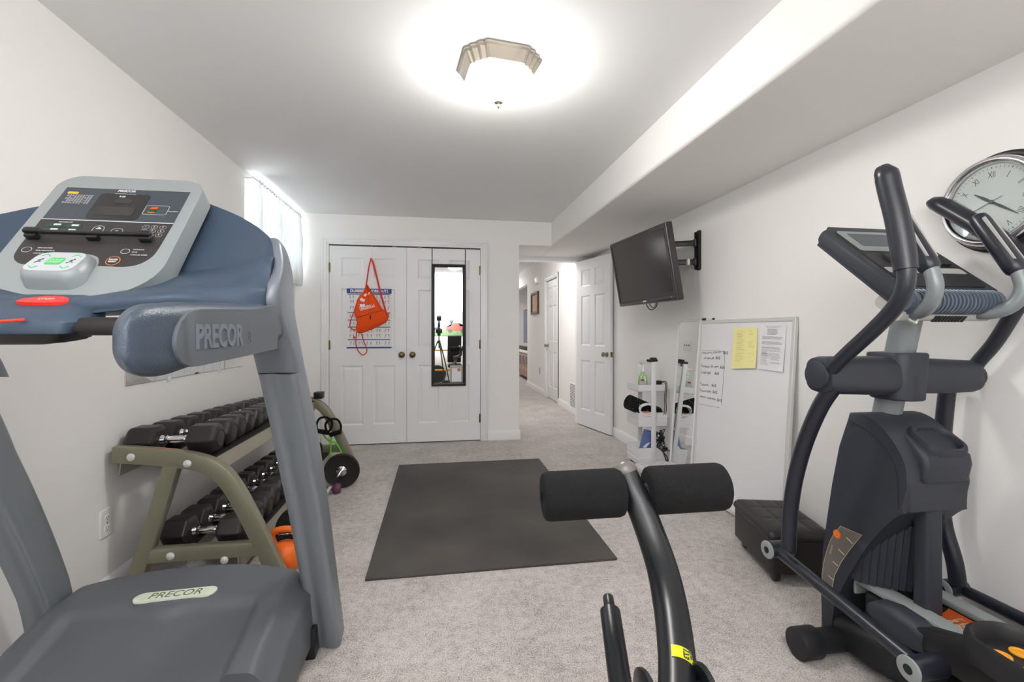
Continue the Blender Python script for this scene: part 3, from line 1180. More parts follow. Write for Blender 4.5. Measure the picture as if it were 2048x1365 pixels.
FP = [(-1.385, .625), (-1.30, .618), (-1.20, .605), (-1.09, .586), (-1.015, .560), (-.957, .518), (-.912, .455), (-.862, .358), (-.79, .20), (-.705, 0.0)]
for k, y in enumerate((RY0, RY1)):
    bm = B()
    sweep_rect(bm, spl([(p[0], p[1], 0) for p in FP], 5) if 0 else [(q.x, q.y) for q in spl([(p[0], p[1], 0) for p in FP], 5)], .072, y - .025, y + .025)
    fr = obj('end_frame', bm, 'olive', rack)
    bm = B()
    sweep_rect(bm, [(-1.150, .60), (-1.200, .42), (-1.325, 0.0)], .062, y - .024, y + .024)
    obj('rear_leg', bm, 'olive', rack)
    bm = B()
    sweep_rect(bm, [(-1.285, .178), (-.775, .178)], .062, y - .023, y + .023)
    obj('cross_bar', bm, 'olive', rack)
    if k == 0:
        for p in (at(262, 915, Y=y - .025), at(375, 928, Y=y - .025), at(341, 1113, Y=y - .023), at(449, 1121, Y=y - .023)):
            bm = B()
            lathe(bm, [(.0005, 0), (.0165, 0), (.0165, .004), (.012, .009), (.0005, .011)], frame(p, (1, 0, 0), (0, 0, 1)), 24)
            obj('bolt_cap', bm, 'alu', rack)
        bm = B()
        tm2 = frame((-1.235, RY0 - .004, .6465), (1, 0, -.10), (0, 1, 0))
        rk = random.Random(4)
        x = -.085
        while x < .085:                       # worn red printing, no longer readable
            if not .0 < x < .012:
                h = .0065 * (1 if x < .0 else .7)
                slab(bm, [(x, -h), (x + .0045, -h), (x + .0075, h * rk.uniform(.2, 1)), (x + .003, h)], tm2, 0, .0006)
                slab(bm, [(x + .002, -.0012), (x + .009, -.0012), (x + .009, .0012), (x + .002, .0012)], tm2, 0, .0006)
            x += rk.uniform(.009, .014)
        obj('worn_lettering', bm, 'red', rack)
    else:
        bm = B()
        bx(bm, -1.02, -.95, y - .05, y + .03, .60, .655, .006)
        obj('end_bracket', bm, 'blackplas', rack)
for zt, xr, xf, tilt in ((.585, -1.325, -1.075, .012), (.150, -1.205, -.955, .012)):
    for nm, x in (('rear_tray', xr), ('front_tray', xf)):
        bm = B()
        pr = [(-.055, 0), (.055, -.012), (.060, -.085), (.056, -.086), (.049, -.018), (-.055, -.006)] if nm == 'front_tray' else [(-.060, -.06), (-.055, 0), (.055, -.008), (.055, -.014), (-.05, -.007), (-.056, -.061)]
        loft(bm, [[Vector((x + q[0], y, zt + q[1])) for q in pr] for y in (RY0 + .02, RY1 - .02)])
        t_ = obj(nm, bm, 'olivelight', rack, ang=20)
        bm = B()
        loft(bm, [[Vector((x + q[0], y, zt + q[1])) for q in ((-.05, .001), (.056, -.011), (.056, -.003), (-.05, .009))] for y in (RY0 + .03, RY1 - .03)])
        obj('rubber_liner', bm, 'rubber', t_, ang=20)

# dumbbells: hex heads on a chrome handle, axis along x
def make_dumbbell():
    t = thing('hex_dumbbell', 'x', 'dumbbell')
    for s in (-1, 1):
        bm = B()
        rings = []
        for xx, r in ((.060, .050), (.063, .060), (.074, .0745), (.163, .0745), (.178, .064), (.1855, .054), (.187, .050)):
            rings.append([Vector((s * xx, r * math.cos(k * PI / 3), r * math.sin(k * PI / 3))) for k in range(6)])
        tt = loft(B(), rings)
        bmesh.ops.bevel(tt, geom=list(tt.edges), offset=.0035, segments=1, profile=.5, affect='EDGES')
        merge(bm, tt)
        hd = obj('head', bm, 'hexrub', t, ang=22)
        bm = B()
        # raised oval rim on the end face
        lathe(bm, [(.034, 0), (.036, .0012), (.040, .0012), (.042, 0)], frame((s * .1868, 0, 0), (0, s, 0), (0, 0, 1)), 28, cap=False)
        obj('end_rim', bm, 'rubber', hd)
    bm = B()
    lathe(bm, [(.020, -.066), (.022, -.060), (.018, -.052), (.0145, -.046), (.0185, -.040), (.0185, -.037), (.0150, -.034), (.0165, -.02), (.0175, 0), (.0165, .02), (.0150, .034), (.0185, .037), (.0185, .040), (.0145, .046), (.018, .052), (.022, .060), (.020, .066)], frame((0, 0, 0), (0, 1, 0), (0, 0, 1)), 24)
    obj('handle', bm, 'chrome', t)
    return t


db = make_dumbbell()
ORD = ['first', 'second', 'third', 'fourth', 'fifth', 'sixth', 'seventh', 'eighth', 'ninth', 'tenth', 'eleventh', 'twelfth']
used = False


def place_db(x, y, ztop, s, label, group, rz):
    """ztop: the tray surface the heads stand on."""
    global used
    if not used:
        used = True
        r = db
        r.location = (x, y, ztop + .0745 * .866 * s)
        r.scale = (s,) * 3
        r.rotation_euler = (0, 0, rz)
        r['label'] = label
        r['group'] = group
    else:
        dup(db, (x, y, ztop + .0745 * .866 * s), label, group, s, rz)


ys_t = [2.325, 2.475, 2.62, 2.755, 2.885, 3.01, 3.13, 3.245, 3.355, 3.465, 3.575, 3.68]
for k, y in enumerate(ys_t):
    s = 1.0 - .40 * k / 11
    place_db(-1.20 + random.uniform(-.006, .006), y, .582 + .012, s, 'black hex dumbbell on the top tier, %s along from the treadmill end' % ORD[k], 'dumbbells on the top tier', random.uniform(-.03, .03))
ys_b = [2.345, 2.492, 2.637, 2.78, 2.922, 3.062, 3.20, 3.335, 3.468, 3.60, 3.725, 3.845]
for k, y in enumerate(ys_b):
    s = .975 - .18 * k / 11
    place_db(-1.08 + random.uniform(-.008, .008), y, .148 + .012, s, 'black hex dumbbell on the lower tier, %s along from the treadmill end' % ORD[k], 'dumbbells on the lower tier', random.uniform(-.04, .04))

# barbell on the floor beside the rack
bar = thing('barbell', 'short chrome barbell with black plates lying on the carpet by the rack', 'barbell', (-.71, 3.0, 0))
bxx, bzz = -.708, .128
bm = B()
cyl(bm, (bxx - .005, 2.435, bzz), (bxx, 3.62, bzz), .0135, 20, .003)
obj('bar', bm, 'chrome', bar)
for y in (2.50, 3.505):
    bm = B()
    m_ = frame((bxx, y, bzz), (1, 0, 0), (0, 0, 1))
    lathe(bm, [(.015, 0), (.038, 0), (.04, -.004), (.052, -.005), (.10, -.005), (.108, 0), (.120, .001), (.126, -.004), (.127, -.018), (.124, -.030), (.116, -.034), (.04, -.032), (.015, -.032)], m_, 56)
    pl = obj('weight_plate', bm, 'rubber', bar)
    bm = B()
    lathe(bm, [(.0136, .000), (.036, .000), (.037, .004), (.030, .010), (.024, .013), (.024, .020), (.0136, .021)], m_, 28)
    obj('collar', bm, 'chrome', bar)
bm = B()
tube(bm, spl([(bxx - .012, 2.470, bzz + .012), (bxx - .045, 2.455, bzz + .018), (bxx - .085, 2.450, bzz + .022), (bxx - .10, 2.450, bzz + .014), (bxx - .085, 2.450, bzz + .004), (bxx - .045, 2.455, bzz + .004), (bxx - .012, 2.470, bzz - .004)], 5), .003, 8)
obj('spring_clip', bm, 'chrome', bar)

# orange kettlebell
kb = thing('kettlebell', 'bright orange kettlebell on the carpet beside the foot of the rack', 'kettlebell', (-.735, 2.33, 0))
kx, ky = -.735, 2.345
bm = B()
lathe(bm, [(.0005, 0), (.045, 0), (.052, .004), (.066, .03), (.074, .065), (.070, .10), (.055, .125), (.034, .138), (.0005, .142)], Matrix.Translation((kx, ky, 0)), 40)
obj('body', bm, 'kett', kb)
bm = B()
tube(bm, spl([(kx - .040, ky, .115), (kx - .058, ky, .155), (kx - .054, ky, .185), (kx - .025, ky, .200), (kx + .025, ky, .200), (kx + .054, ky, .185), (kx + .058, ky, .155), (kx + .040, ky, .115)], 6), .015, 16)
obj('handle', bm, 'kett', kb)
# small purple hand weight under the rack's far half
pw = thing('hand_weight', 'small purple hand weight on the carpet by the barbell plate', 'dumbbell', (-.83, 3.40, 0))
for s in (-1, 1):
    bm = B()
    lathe(bm, [(.0005, 0), (.026, 0), (.034, .012), (.036, .03), (.030, .05), (.0005, .052)], frame((-.80 + s * .055 - (.0), 3.40, .038), (0, s, 0), (0, 0, 1)) @ Matrix.Translation((0, 0, 0)), 24)
    obj('head', bm, 'purple', pw)
bm = B()
cyl(bm, (-.86, 3.40, .038), (-.74, 3.40, .038), .014, 16)
obj('handle', bm, 'purple', pw)
# exercise tube with black loop handles at the far end of the lower tier
tb_ = thing('resistance_tube', 'green exercise tube with black loop handles at the far end of the lower rack tier', 'resistance band', (-.95, 3.92, .2))
for (x, y, z, a) in ((-.93, 3.935, .40, .2), (-.86, 3.93, .385, -.3)):
    bm = B()
    m_ = Matrix.Translation((x, y, z - .01)) @ Matrix.Rotation(a, 4, 'Y') @ Matrix.Diagonal((.85, .85, .85, 1))
    tube(bm, [m_ @ p for p in spl([(-.05, 0, -.07), (-.07, 0, -.01), (-.055, 0, .05), (0, 0, .072), (.055, 0, .05), (.07, 0, -.01), (.05, 0, -.07)], 6)], .009, 10)
    cyl(bm, m_ @ Vector((-.055, 0, -.07)), m_ @ Vector((.055, 0, -.07)), .019, 18, .004)
    obj('loop_handle', bm, 'foam', tb_)
bm = B()
tube(bm, spl([(-.95, 3.935, .335), (-.93, 3.945, .29), (-.89, 3.95, .25), (-.84, 3.945, .23), (-.80, 3.955, .15), (-.79, 3.96, .06), (-.80, 3.955, .012), (-.84, 3.95, .012), (-.88, 3.945, .10), (-.88, 3.94, .24), (-.87, 3.935, .32)], 6), .007, 10)
obj('tube', bm, 'limegreen', tb_)
bm = B()
cyl(bm, (-.80, 3.955, .03), (-.80, 3.955, .085), .016, 16, .003)
obj('stopper', bm, 'limegreen', tb_)

# ------------------------------------------------------------------ elliptical trainer
EX = 1.545
el = thing('elliptical_trainer', 'dark navy elliptical trainer with tall swing handles under the wall clock', 'elliptical trainer', (EX, 1.2, 0))

# post
bm = B()
tube(bm, [(EX, 1.44, .55), (EX, 1.365, .86), (EX, 1.297, 1.18), (EX, 1.262, 1.345)], .041, 28)
obj('post', bm, 'elpost', el)
# cross housing that carries the swing handle pivots
rings = []
for x, h, w, zc in ((1.236, .085, .075, 1.014), (1.240, .110, .105, 1.014), (1.262, .122, .118, 1.013), (1.40, .126, .120, 1.010), (1.455, .128, .122, 1.010), (1.545, .124, .120, 1.008), (1.618, .120, .118, 1.007), (1.70, .118, .116, 1.004), (1.815, .110, .108, 1.002), (1.838, .100, .098, 1.002), (1.846, .075, .075, 1.002)):
    rings.append([Vector((x, 1.325 + p[0], zc + p[1])) for p in rrect(w, h, min(w, h) * .34, 6)])
ch = obj('cross_housing', loft(B(), rings), 'elnavy', el, ang=45)
bm = B()
loft(bm, [[Vector((1.542 + p[0], 1.325 + p[1], zz)) for p in rrect(w, h, .045, 7)] for zz, w, h in ((.928, .112, .132), (.932, .120, .140), (1.080, .132, .152), (1.086, .126, .146))])
obj('collar', bm, 'elnavy', ch, ang=45)
bm = B()
cyl(bm, (1.24, 1.325, 1.014), (1.226, 1.325, 1.014), .046, 32, .004)
obj('pivot_cap', bm, 'elnavy', ch)
bm = B()
cyl(bm, (1.84, 1.325, 1.002), (1.862, 1.325, 1.002), .042, 32, .004)
obj('pivot_cap', bm, 'elnavy', ch)
# main housing
HP = [(1.345, .880), (1.30, .866), (1.262, .842), (1.222, .800), (1.192, .745), (1.186, .68), (1.186, .60), (1.215, .578), (1.262, .520), (1.312, .445), (1.365, .345), (1.410, .250), (1.445, .160), (1.462, .030), (1.512, .030), (1.506, .20), (1.495, .34), (1.478, .46), (1.455, .60), (1.425, .745), (1.392, .872)]
fmx = frame((EX, 0, 0), (0, 1, 0), (0, 0, 1))       # local z = +x
bm = B()
HPs = [tuple(q)[:2] for q in spl([(p[0], p[1], 0) for p in HP[:6]], 4)] + [tuple(q)[:2] for q in spl([(p[0], p[1], 0) for p in HP[6:14]], 4)]
prism(bm, HPs + HP[14:], fmx, -.128, .105, .016, 3, both=True)
hs = obj('main_housing', bm, 'elnavy', el, ang=38)
# rear nose that carries the bottle well
bm = B()
NP = [(1.31, .868), (1.225, .815), (1.172, .775), (1.166, .745), (1.178, .690), (1.31, .690)]
prism(bm, NP, fmx, -.078, .098, .016, 3, both=True)
obj('rear_cover', bm, 'elnavy', hs, ang=38)
bm = B()
mw = frame((EX + .018, 1.222, .800), (1, 0, 0), (0, .84, .54))
rings = []
for w, h, z in ((.150, .128, -.045), (.144, .118, .018), (.138, .110, .026), (.124, .096, .026), (.116, .090, .020), (.108, .082, -.050)):
    rings.append([mw @ Vector((p[0], p[1], z)) for p in rrect(w, h, .036, 6)])
loft(bm, rings)
obj('bottle_well', bm, 'elnavy', hs, ang=50)
bm = B()
slab(bm, rrect(.106, .080, .034, 6), mw, -.052, -.046)
obj('well_floor', bm, 'elblack', hs)
# seam line along the side of the housing
bm = B()
tube(bm, spl([(EX - .1285, 1.385, .848), (EX - .1285, 1.30, .815), (EX - .1285, 1.235, .765), (EX - .1285, 1.215, .715), (EX - .1285, 1.212, .60)], 6), .0016, 6)
obj('side_seam', bm, 'elblack', hs)
bm = B()
cyl(bm, (EX - .1265, 1.372, .832), (EX - .1290, 1.372, .832), .005, 14)
obj('screw_recess', bm, 'elblack', hs)
# sticker along the arch
fs = frame((EX - .1282, 0, 0), (0, -1, 0), (0, 0, 1))   # local x = -y


def fsp(px, py):
    p = at(px, py, X=EX - .1282)
    return (-p.y, p.z)


bm = B()
ST = [(1682, 1053), (1725, 1071), (1703, 1097), (1684, 1124), (1670, 1152), (1662, 1190), (1650, 1185), (1646, 1155), (1645, 1150), (1650, 1118), (1660, 1085), (1668, 1070)]
poly = [fsp(*p) for p in ST]
slab(bm, poly[::-1], fs, 0, .0022)
stk = obj('incline_sticker', bm, 'taupe', hs)
bm = B()
rim_ = [Vector((fs @ Vector((p[0], p[1], .0022)))) for p in poly]
tube(bm, rim_ + [rim_[0]], .0010, 5)
for a, c in (((1694, 1076), (1706, 1088)), ((1678, 1099), (1690, 1111)), ((1667, 1124), (1677, 1133)), ((1658, 1152), (1668, 1161)), ((1652, 1183), (1661, 1190))):
    p, q = fsp(*a), fsp(*c)
    tube(bm, [fs @ Vector((p[0], p[1], .0022)), fs @ Vector((q[0], q[1], .0022))], .0016, 6)
obj('incline_marks', bm, 'sand', stk)
bm = B()
p0, p1 = fsp(1660, 1112), fsp(1667, 1087)
pa, pb_ = Vector((p0[0], p0[1], 0)), Vector((p1[0], p1[1], 0))
mt = fs @ frame(((pa + pb_) / 2 + Vector((0, 0, .0023))), (pb_ - pa), Vector((-(pb_ - pa).y, (pb_ - pa).x, 0)))
text(bm, 'ADJUSTABLE STRIDE', mt, .007, .0003, sx=.6)
obj('sticker_lettering', bm, 'sand', stk)
bm = B()
q = fsp(1675, 1069)
lathe(bm, [(.0005, 0), (.0155, 0), (.0155, .003), (.0005, .003)], fs @ Matrix.Translation((q[0], q[1], 0)), 28)
od = obj('round_sticker', bm, 'orange', stk)
bm = B()
lathe(bm, [(.0085, .003), (.0085, .0036), (.0105, .0036), (.0105, .003)], fs @ Matrix.Translation((q[0], q[1], 0)), 24, cap=False)
text(bm, 'C', fs @ Matrix.Translation((q[0], q[1], .003)), .012, .0003)
obj('round_mark', bm, 'amber', od)
# ribbed boot in the arch
bm = B()
pts = []
N = 11
for k in range(N * 2 + 1):
    x = -.118 + .180 * k / (N * 2)
    pts.append((EX + x, 1.262 + .10 * (1 - (k / (N * 2))) ** 1.5 + (.010 if k % 2 else 0)))
pts += [(EX + .062, 1.40), (EX - .118, 1.44)]
loft(bm, [[Vector((p[0], p[1] + (z - .2) * -.10, z)) for p in pts] for z in (.293, .64)])
obj('ribbed_boot', bm, 'elnavy', el, ang=25)
bm = B()
loft(bm, [[Vector((EX - .016 + p[0], 1.215 + p[1], z)) for p in rrect(w, d, .012, 4)] for z, w, d in ((.05, .066, .050), (.62, .058, .05))])
obj('rear_post', bm, 'elnavy', el)
for o in (0,):
    pass

# console
ce = Vector((0, .307, .26)).normalized()
me_ = frame((EX, 1.135, 1.268), (1, 0, 0), ce)
L_ = .402
bm = B()
body = rrect(.345, L_ + .02, .03, 6, (0, L_ / 2 + .01))
prism(bm, body, me_, -.062, -.002, .024, 4, both=True)
ec = obj('console', bm, 'elnavy', el, ang=50)
bm = B()
slab(bm, rrect(.300, .345, .02, 5, (0, .215)), me_, -.006, .0008)
obj('console_face', bm, 'elblack', ec)
bm = B()
slab(bm, rrect(.285, .135, .01, 4, (0, .315)), me_, 0, .0030)
sf = obj('screen_surround', bm, 'elsilver', ec)
bm = B()
slab(bm, rrect(.225, .085, .006, 4, (.0, .322)), me_, .002, .0038)
obj('screen', bm, 'panel', sf)
bm = B()
slab(bm, rrect(.29, .030, .004, 3, (0, .130)), me_, 0, .0025)
obj('key_strip', bm, 'lgrey', ec)
bm = B()
slab(bm, rrect(.22, .060, .004, 3, (.02, .192)), me_, 0, .009)
obj('reading_ledge', bm, 'elblack', ec)
# ribbed roll along the near edge
bm = B()
mr = frame(me_ @ Vector((-.165, .012, -.036)), me_.to_3x3() @ Vector((0, 1, 0)), me_.to_3x3() @ Vector((0, 0, 1)))
pr = [(.028, 0)]
nrib = 22
for k in range(nrib):
    z = .012 + k * (.31 / nrib)
    w = .31 / nrib
    pr += [(.033, z), (.039, z + .002), (.039, z + w * .55), (.033, z + w * .62)]
pr += [(.036, .325), (.036, .330), (.028, .332)]
lathe(bm, pr, mr, 40)
obj('ribbed_edge', bm, 'elrib', ec, ang=35)
bm = B()
loft(bm, [[me_ @ Vector((x, p[0] + .035, p[1] - .078)) for p in rrect(.10, .040, .016, 4)] for x in (-.165, .168)])
obj('console_underside', bm, 'lgrey', ec)
bm = B()
for k in range(10):
    bx(bm, -.045 + k * .012, -.038 + k * .012, -.018, -.014, -.092, -.070, 0, me_)
obj('speaker_slots', bm, 'elblack', ec)

# fixed handlebar with pulse grips
for s in (-1, 1):
    P = [(1.490, 1.345, 1.350), (1.461, 1.31, 1.318), (1.445, 1.265, 1.272), (1.432, 1.205, 1.226), (1.415, 1.150, 1.214), (1.398, 1.105, 1.236), (1.391, 1.085, 1.285), (1.391, 1.098, 1.343)]
    if s > 0:
        P = [(2 * EX - p[0], p[1], p[2]) for p in P]
    bm = B()
    tube(bm, spl(P, 7), .0195, 18)
    fh = obj('fixed_handlebar', bm, 'elpost', el)
    xb = P[-1][0]
    g0, g1 = Vector((xb, 1.095, 1.332)), Vector((xb + s * -.002, 1.202, 1.528))
    bm = B()
    d = (g1 - g0)
    tube(bm, [g0, g0 + d * .04, g0 + d * .10, g0 + d * .5, g0 + d * .9, g0 + d * .97, g1], [.020, .026, .0275, .0265, .0255, .022, .012], 20)
    pg = obj('pulse_grip', bm, 'elsteel', fh)
    bm = B()
    nrm = Vector((0, -.87, .48))
    for q in (-1, 1):
        side = Vector((q * .013, 0, 0))
        mm = frame(g0 + d * .5 + side * 1.0 + nrm * .0225, d, Vector((1, 0, 0)))
        prism(bm, rrect(.165, .012, .005, 3), frame(g0 + d * .52 + side + nrm * .0195, d, (1, 0, 0)), -.004, .0045, .0015)
    obj('pulse_contact', bm, 'lgrey', pg)
# white cable tie on the handlebar
bm = B()
tie = at(1810, 628, D=1.39)
tube(bm, spl([(1.430, 1.20, 1.247), (1.408, 1.192, 1.238), (1.402, 1.186, 1.222), (1.412, 1.178, 1.198), (1.428, 1.172, 1.187), (1.445, 1.176, 1.195), (1.456, 1.185, 1.212)], 6), .0028, 8)
tube(bm, spl([(1.436, 1.20, 1.247), (1.410, 1.20, 1.236), (1.406, 1.195, 1.218), (1.418, 1.186, 1.194), (1.436, 1.178, 1.184)], 6), .0022, 8)
box(bm, (1.428, 1.170, 1.185), (.010, .008, .007), I4, .002)
obj('cable_tie', bm, 'whiteplas', el)

# swing arms
XA = 1.25
UPL = [at(x, y, X=XA) for x, y in ((1652, 752), (1672, 730), (1700, 703), (1745, 662), (1785, 621), (1806, 588), (1813, 556), (1811, 528))]
GRL = [at(x, y, X=XA) for x, y in ((1812, 540), (1803, 480), (1793, 430), (1780, 380), (1774, 352))]
LOL = [at(x, y, X=1.268) for x, y in ((1668, 772), (1640, 815), (1612, 880), (1592, 950), (1581, 1020), (1577, 1098))]
XB = 1.85
UPR = [at(x, y, X=XB) for x, y in ((1938, 752), (1956, 725), (1990, 685), (2030, 622), (2062, 570), (2066, 540), (2045, 512))]
GRR = [at(x, y, X=XB) for x, y in ((2056, 524), (2020, 493), (1973, 463), (1930, 437), (1880, 409))]
LOR = [at(x, y, X=1.835) for x, y in ((1896, 770), (1889, 830), (1884, 900), (1882, 980), (1888, 1050), (1908, 1120), (1916, 1170))]
for u, g, l, s in ((UPL, GRL, LOL, -1), (UPR, GRR, LOR, 1)):
    bm = B()
    tube(bm, spl(u, 6), .0215, 18)
    sa = obj('swing_arm', bm, 'elsteel', el)
    bm = B()
    G = spl(g, 6)
    nG = len(G)
    R = [.0290 if i / nG > .06 else .0275 for i in range(nG)]
    tip = (G[-1] - G[-4]).normalized()
    back = Vector((0, .55 if s < 0 else .2, .6)).normalized()
    G += [G[-1] + tip * .018 + Vector((0, .010, .0)), G[-1] + tip * .026 + Vector((0, .022, 0))]
    R += [.023, .010]
    tube(bm, G, R, 20)
    obj('grip', bm, 'elsteel', sa)
    bm = B()
    tube(bm, spl(l, 6), .0255, 18)
    obj('lower_arm', bm, 'elsteel', el)

# links to the pedals, joints with pale washers
J0, J1 = Vector((1.25, 1.575, .316)), Vector((1.25, 1.04, .248))
K0, K1 = Vector((1.85, 1.385, .222)), Vector((1.85, .70, .225))
for a, c, s, inner in ((J0, J1, -1, .075), (K0, K1, 1, -.075)):
    bm = B()
    off = Vector((.035, 0, 0)) if s < 0 else Vector((.022, 0, 0))
    tube(bm, [a + off, c + off], .0205, 18)
    lk = obj('link_arm', bm, 'elsteel', el)
    for j in (a, c):
        bm = B()
        xa, xb = (j.x + .004, j.x + .10) if s < 0 else (1.812, 1.895)
        cyl(bm, (xa, j.y, j.z), (xb, j.y, j.z), .030, 28, .004)
        jo = obj('link_joint', bm, 'elsteel', el)
        bm = B()
        xw = j.x if s < 0 else 1.808
        mj = frame((xw, j.y, j.z), (0, -1, 0), (0, 0, 1))
        lathe(bm, [(.012, -.004), (.030, -.004), (.033, 0), (.032, .004), (.022, .007), (.012, .005)], mj, 32)
        ws = obj('washer', bm, 'elsilver', jo)
        bm = B()
        lathe(bm, [(.0005, .000), (.0125, .000), (.0125, .006), (.006, .008), (.0005, .008)], mj, 20)
        obj('bolt', bm, 'elblack', ws)

# rails
for x0, x1, y1 in ((1.452, 1.512, 1.405), (1.618, 1.672, 1.36)):
    bm = B()
    prf = [(1.405, .292), (y1, .292), (y1 + .008, .255), (y1 - .010, .235)] 
    bx(bm, x0, x1, .30, y1, .268, .290, .006)
    bx(bm, x0, x0 + .012, .30, y1 - .25, .225, .275, .004)
    bx(bm, x0, x1, y1 - .012, y1, .228, .288, .005)
    bx(bm, x1 - .012, x1, .30, y1, .225, .275, .004)
    obj('guide_rail', bm, 'elsilver', el)
bm = B()
bx(bm, 1.45, 1.675, .28, 1.36, .170, .262, .01)
obj('rail_bed', bm, 'elblack', el)
bm = B()
so = Vector((1.515, 1.085, .2665))
nn = 10
rows = []
for k in range(nn + 1):
    y = 1.095 + .105 * k / nn
    rows.append([Vector((1.494 + .108 * i / 8, y + .010 * abs(i / 4 - 1) ** 2 - .0, .268 + .008 * abs(i / 4 - 1) ** 2)) for i in range(9)])
t = loft(B(), rows, cap=False, closed=False)
bmesh.ops.solidify(t, geom=list(t.faces), thickness=.004)
merge(bm, t)
sp = obj('stride_plate', bm, 'orange', el)
bm = B()
mt = frame((1.548, 1.146, .2725), (1, 0, 0), (0, 1, 0))
text(bm, 'INTENSITY', mt @ Matrix.Translation((0, .012, 0)), .018, .0003)
text(bm, 'STRIDE', mt @ Matrix.Translation((0, -.012, 0)), .026, .0003)
obj('stride_lettering', bm, 'sand', sp)

# pedals
for px_, py_, dz in ((1.400, .800, .085), (1.715, .47, .0)):
    bm = B()
    arm = [Vector((px_ - .002, py_ + .335, .262)), Vector((px_, py_ + .18, .285 + dz * .35)), Vector((px_, py_ - .16, .215 + dz))]
    loft(bm, [[p + Vector((q[0], 0, q[1])) for q in rrect(.056, .060, .006, 2)] for p in arm])
    obj('pedal_arm', bm, 'elblack', el)
    bm = B()
    rings = [[Vector((px_ + q[0], y, .262 + q[1])) for q in rrect(w, h, min(w, h) * .4, 5)] for y, w, h in ((py_ + .300, .070, .07), (py_ + .34, .082, .094), (py_ + .40, .082, .10), (py_ + .45, .080, .075), (py_ + .475, .06, .03))]
    obj('arm_cover', loft(bm, rings), 'elnavy', el)
    bm = B()
    rings = []
    for w, h, z, r in ((.150, .345, .228, .06), (.176, .372, .236, .07), (.186, .382, .262, .074), (.186, .382, .286, .074), (.178, .374, .300, .07), (.164, .360, .302, .064), (.150, .346, .292, .058), (.144, .340, .262, .056)):
        rings.append([Vector((px_ + q[0], py_ + q[1], z + dz + .05 * q[1])) for q in rrect(w, h, r, 8)])
    pdl = obj('pedal', loft(bm, rings), 'elblack', el, ang=45)
    for i in range(2):
        for j in range(5):
            bm = B()
            lathe(bm, [(.0005, 0), (.019, 0), (.021, .003), (.020, .006), (.015, .0065), (.014, .0045), (.0005, .006)], Matrix.Translation((px_ - .029 + .058 * i, py_ + .118 - .058 * j, .262 + dz + .05 * (.118 - .058 * j))), 24)
            obj('tread_dot', bm, 'amber', pdl)

# feet and base frame
bm = B()
cyl(bm, (1.30, 1.43, .052), (1.80, 1.43, .052), .040, 28)
fsb = obj('front_stabilizer', bm, 'elblack', el)
for x0, x1 in ((1.245, 1.325), (1.850, 1.775)):
    bm = B()
    cyl(bm, (x0, 1.43, .052), (x1, 1.43, .052), .052, 36, .006)
    obj('end_cap', bm, 'elblack', fsb)
bm = B()
rings = [[Vector((EX - .03 + q[0], y, zc + q[1])) for q in rrect(w, h, .03, 5)] for y, w, h, zc in ((1.50, .16, .08, .07), (1.42, .215, .11, .08), (1.32, .205, .12, .085), (1.20, .15, .11, .085), (1.08, .13, .10, .085), (.20, .10, .08, .08))]
obj('base_frame', loft(bm, rings), 'elblack', el)
bm = B()
cyl(bm, (1.30, .12, .04), (1.80, .12, .04), .038, 24, .005)
obj('rear_stabilizer', bm, 'elblack', el)
bm = B()
bx(bm, 1.50, 1.60, .15, .30, .10, .20, .01)
obj('rail_stop', bm, 'elblack', el)

# ------------------------------------------------------------------ weight bench with leg lever (its front end is in view)
wb = thing('weight_bench', 'black weight bench with a raised leg lever and two foam rollers before the rubber mat', 'weight bench', (.31, .2, 0))
AP = [(1250, 944, .955, .0248), (1262, 975, .945, .0268), (1279, 1010, .930, .0280), (1302, 1070, .900, .0283), (1325, 1140, .850, .0288), (1341, 1215, .785, .0290), (1351, 1290, .715, .0282), (1355, 1350, .665, .0275), (1356, 1420, .615, .0275)]
pp_ = [at(a[0], a[1], D=a[2]) for a in AP]
bm = B()
tube(bm, spl(pp_, 5), [q.x for q in spl([(a[3], 0, 0) for a in AP], 5)], 24)
lev = obj('leg_lever', bm, 'blacksteel', wb)
bm = B()
dtop = (pp_[0] - pp_[1]).normalized()
mt = Matrix.Translation(pp_[0]) @ dtop.to_track_quat('Z', 'Y').to_matrix().to_4x4()
lathe(bm, [(.0250, -.003), (.0256, .002), (.0238, .011), (.0185, .018), (.010, .022), (.0005, .0232)], mt, 28)
obj('end_plug', bm, 'plug', lev)
RA = at(1165, 989, D=.935)
RB = at(1371, 977, D=.955)
ax = (RB - RA).normalized()
mid = (RA + RB) / 2
for c in (RA, RB):
    bm = B()
    rr = .0485
    ma = Matrix.Translation(c - ax * .085) @ ax.to_track_quat('Z', 'Y').to_matrix().to_4x4()
    lathe(bm, [(.011, .006), (.0115, .001), (.030, .0005), (.040, .002), (.046, .006), (rr, .014), (rr, .156), (.046, .164), (.040, .168), (.030, .1695), (.0115, .169), (.011, .164)], ma, 48, cap=False)
    fr_ = obj('foam_roller', bm, 'foam', wb)
bm = B()
cyl(bm, RA - ax * .078, RB + ax * .078, .0112, 18)
obj('roller_bar', bm, 'blacksteel', wb)
bm = B()
cyl(bm, mid + ax * .026, mid + ax * .034, .017, 18, .002)
obj('bar_washer', bm, 'nickel', lev)
bm = B()
cyl(bm, mid - ax * .034, mid - ax * .026, .017, 18, .002)
obj('bar_washer', bm, 'nickel', lev)
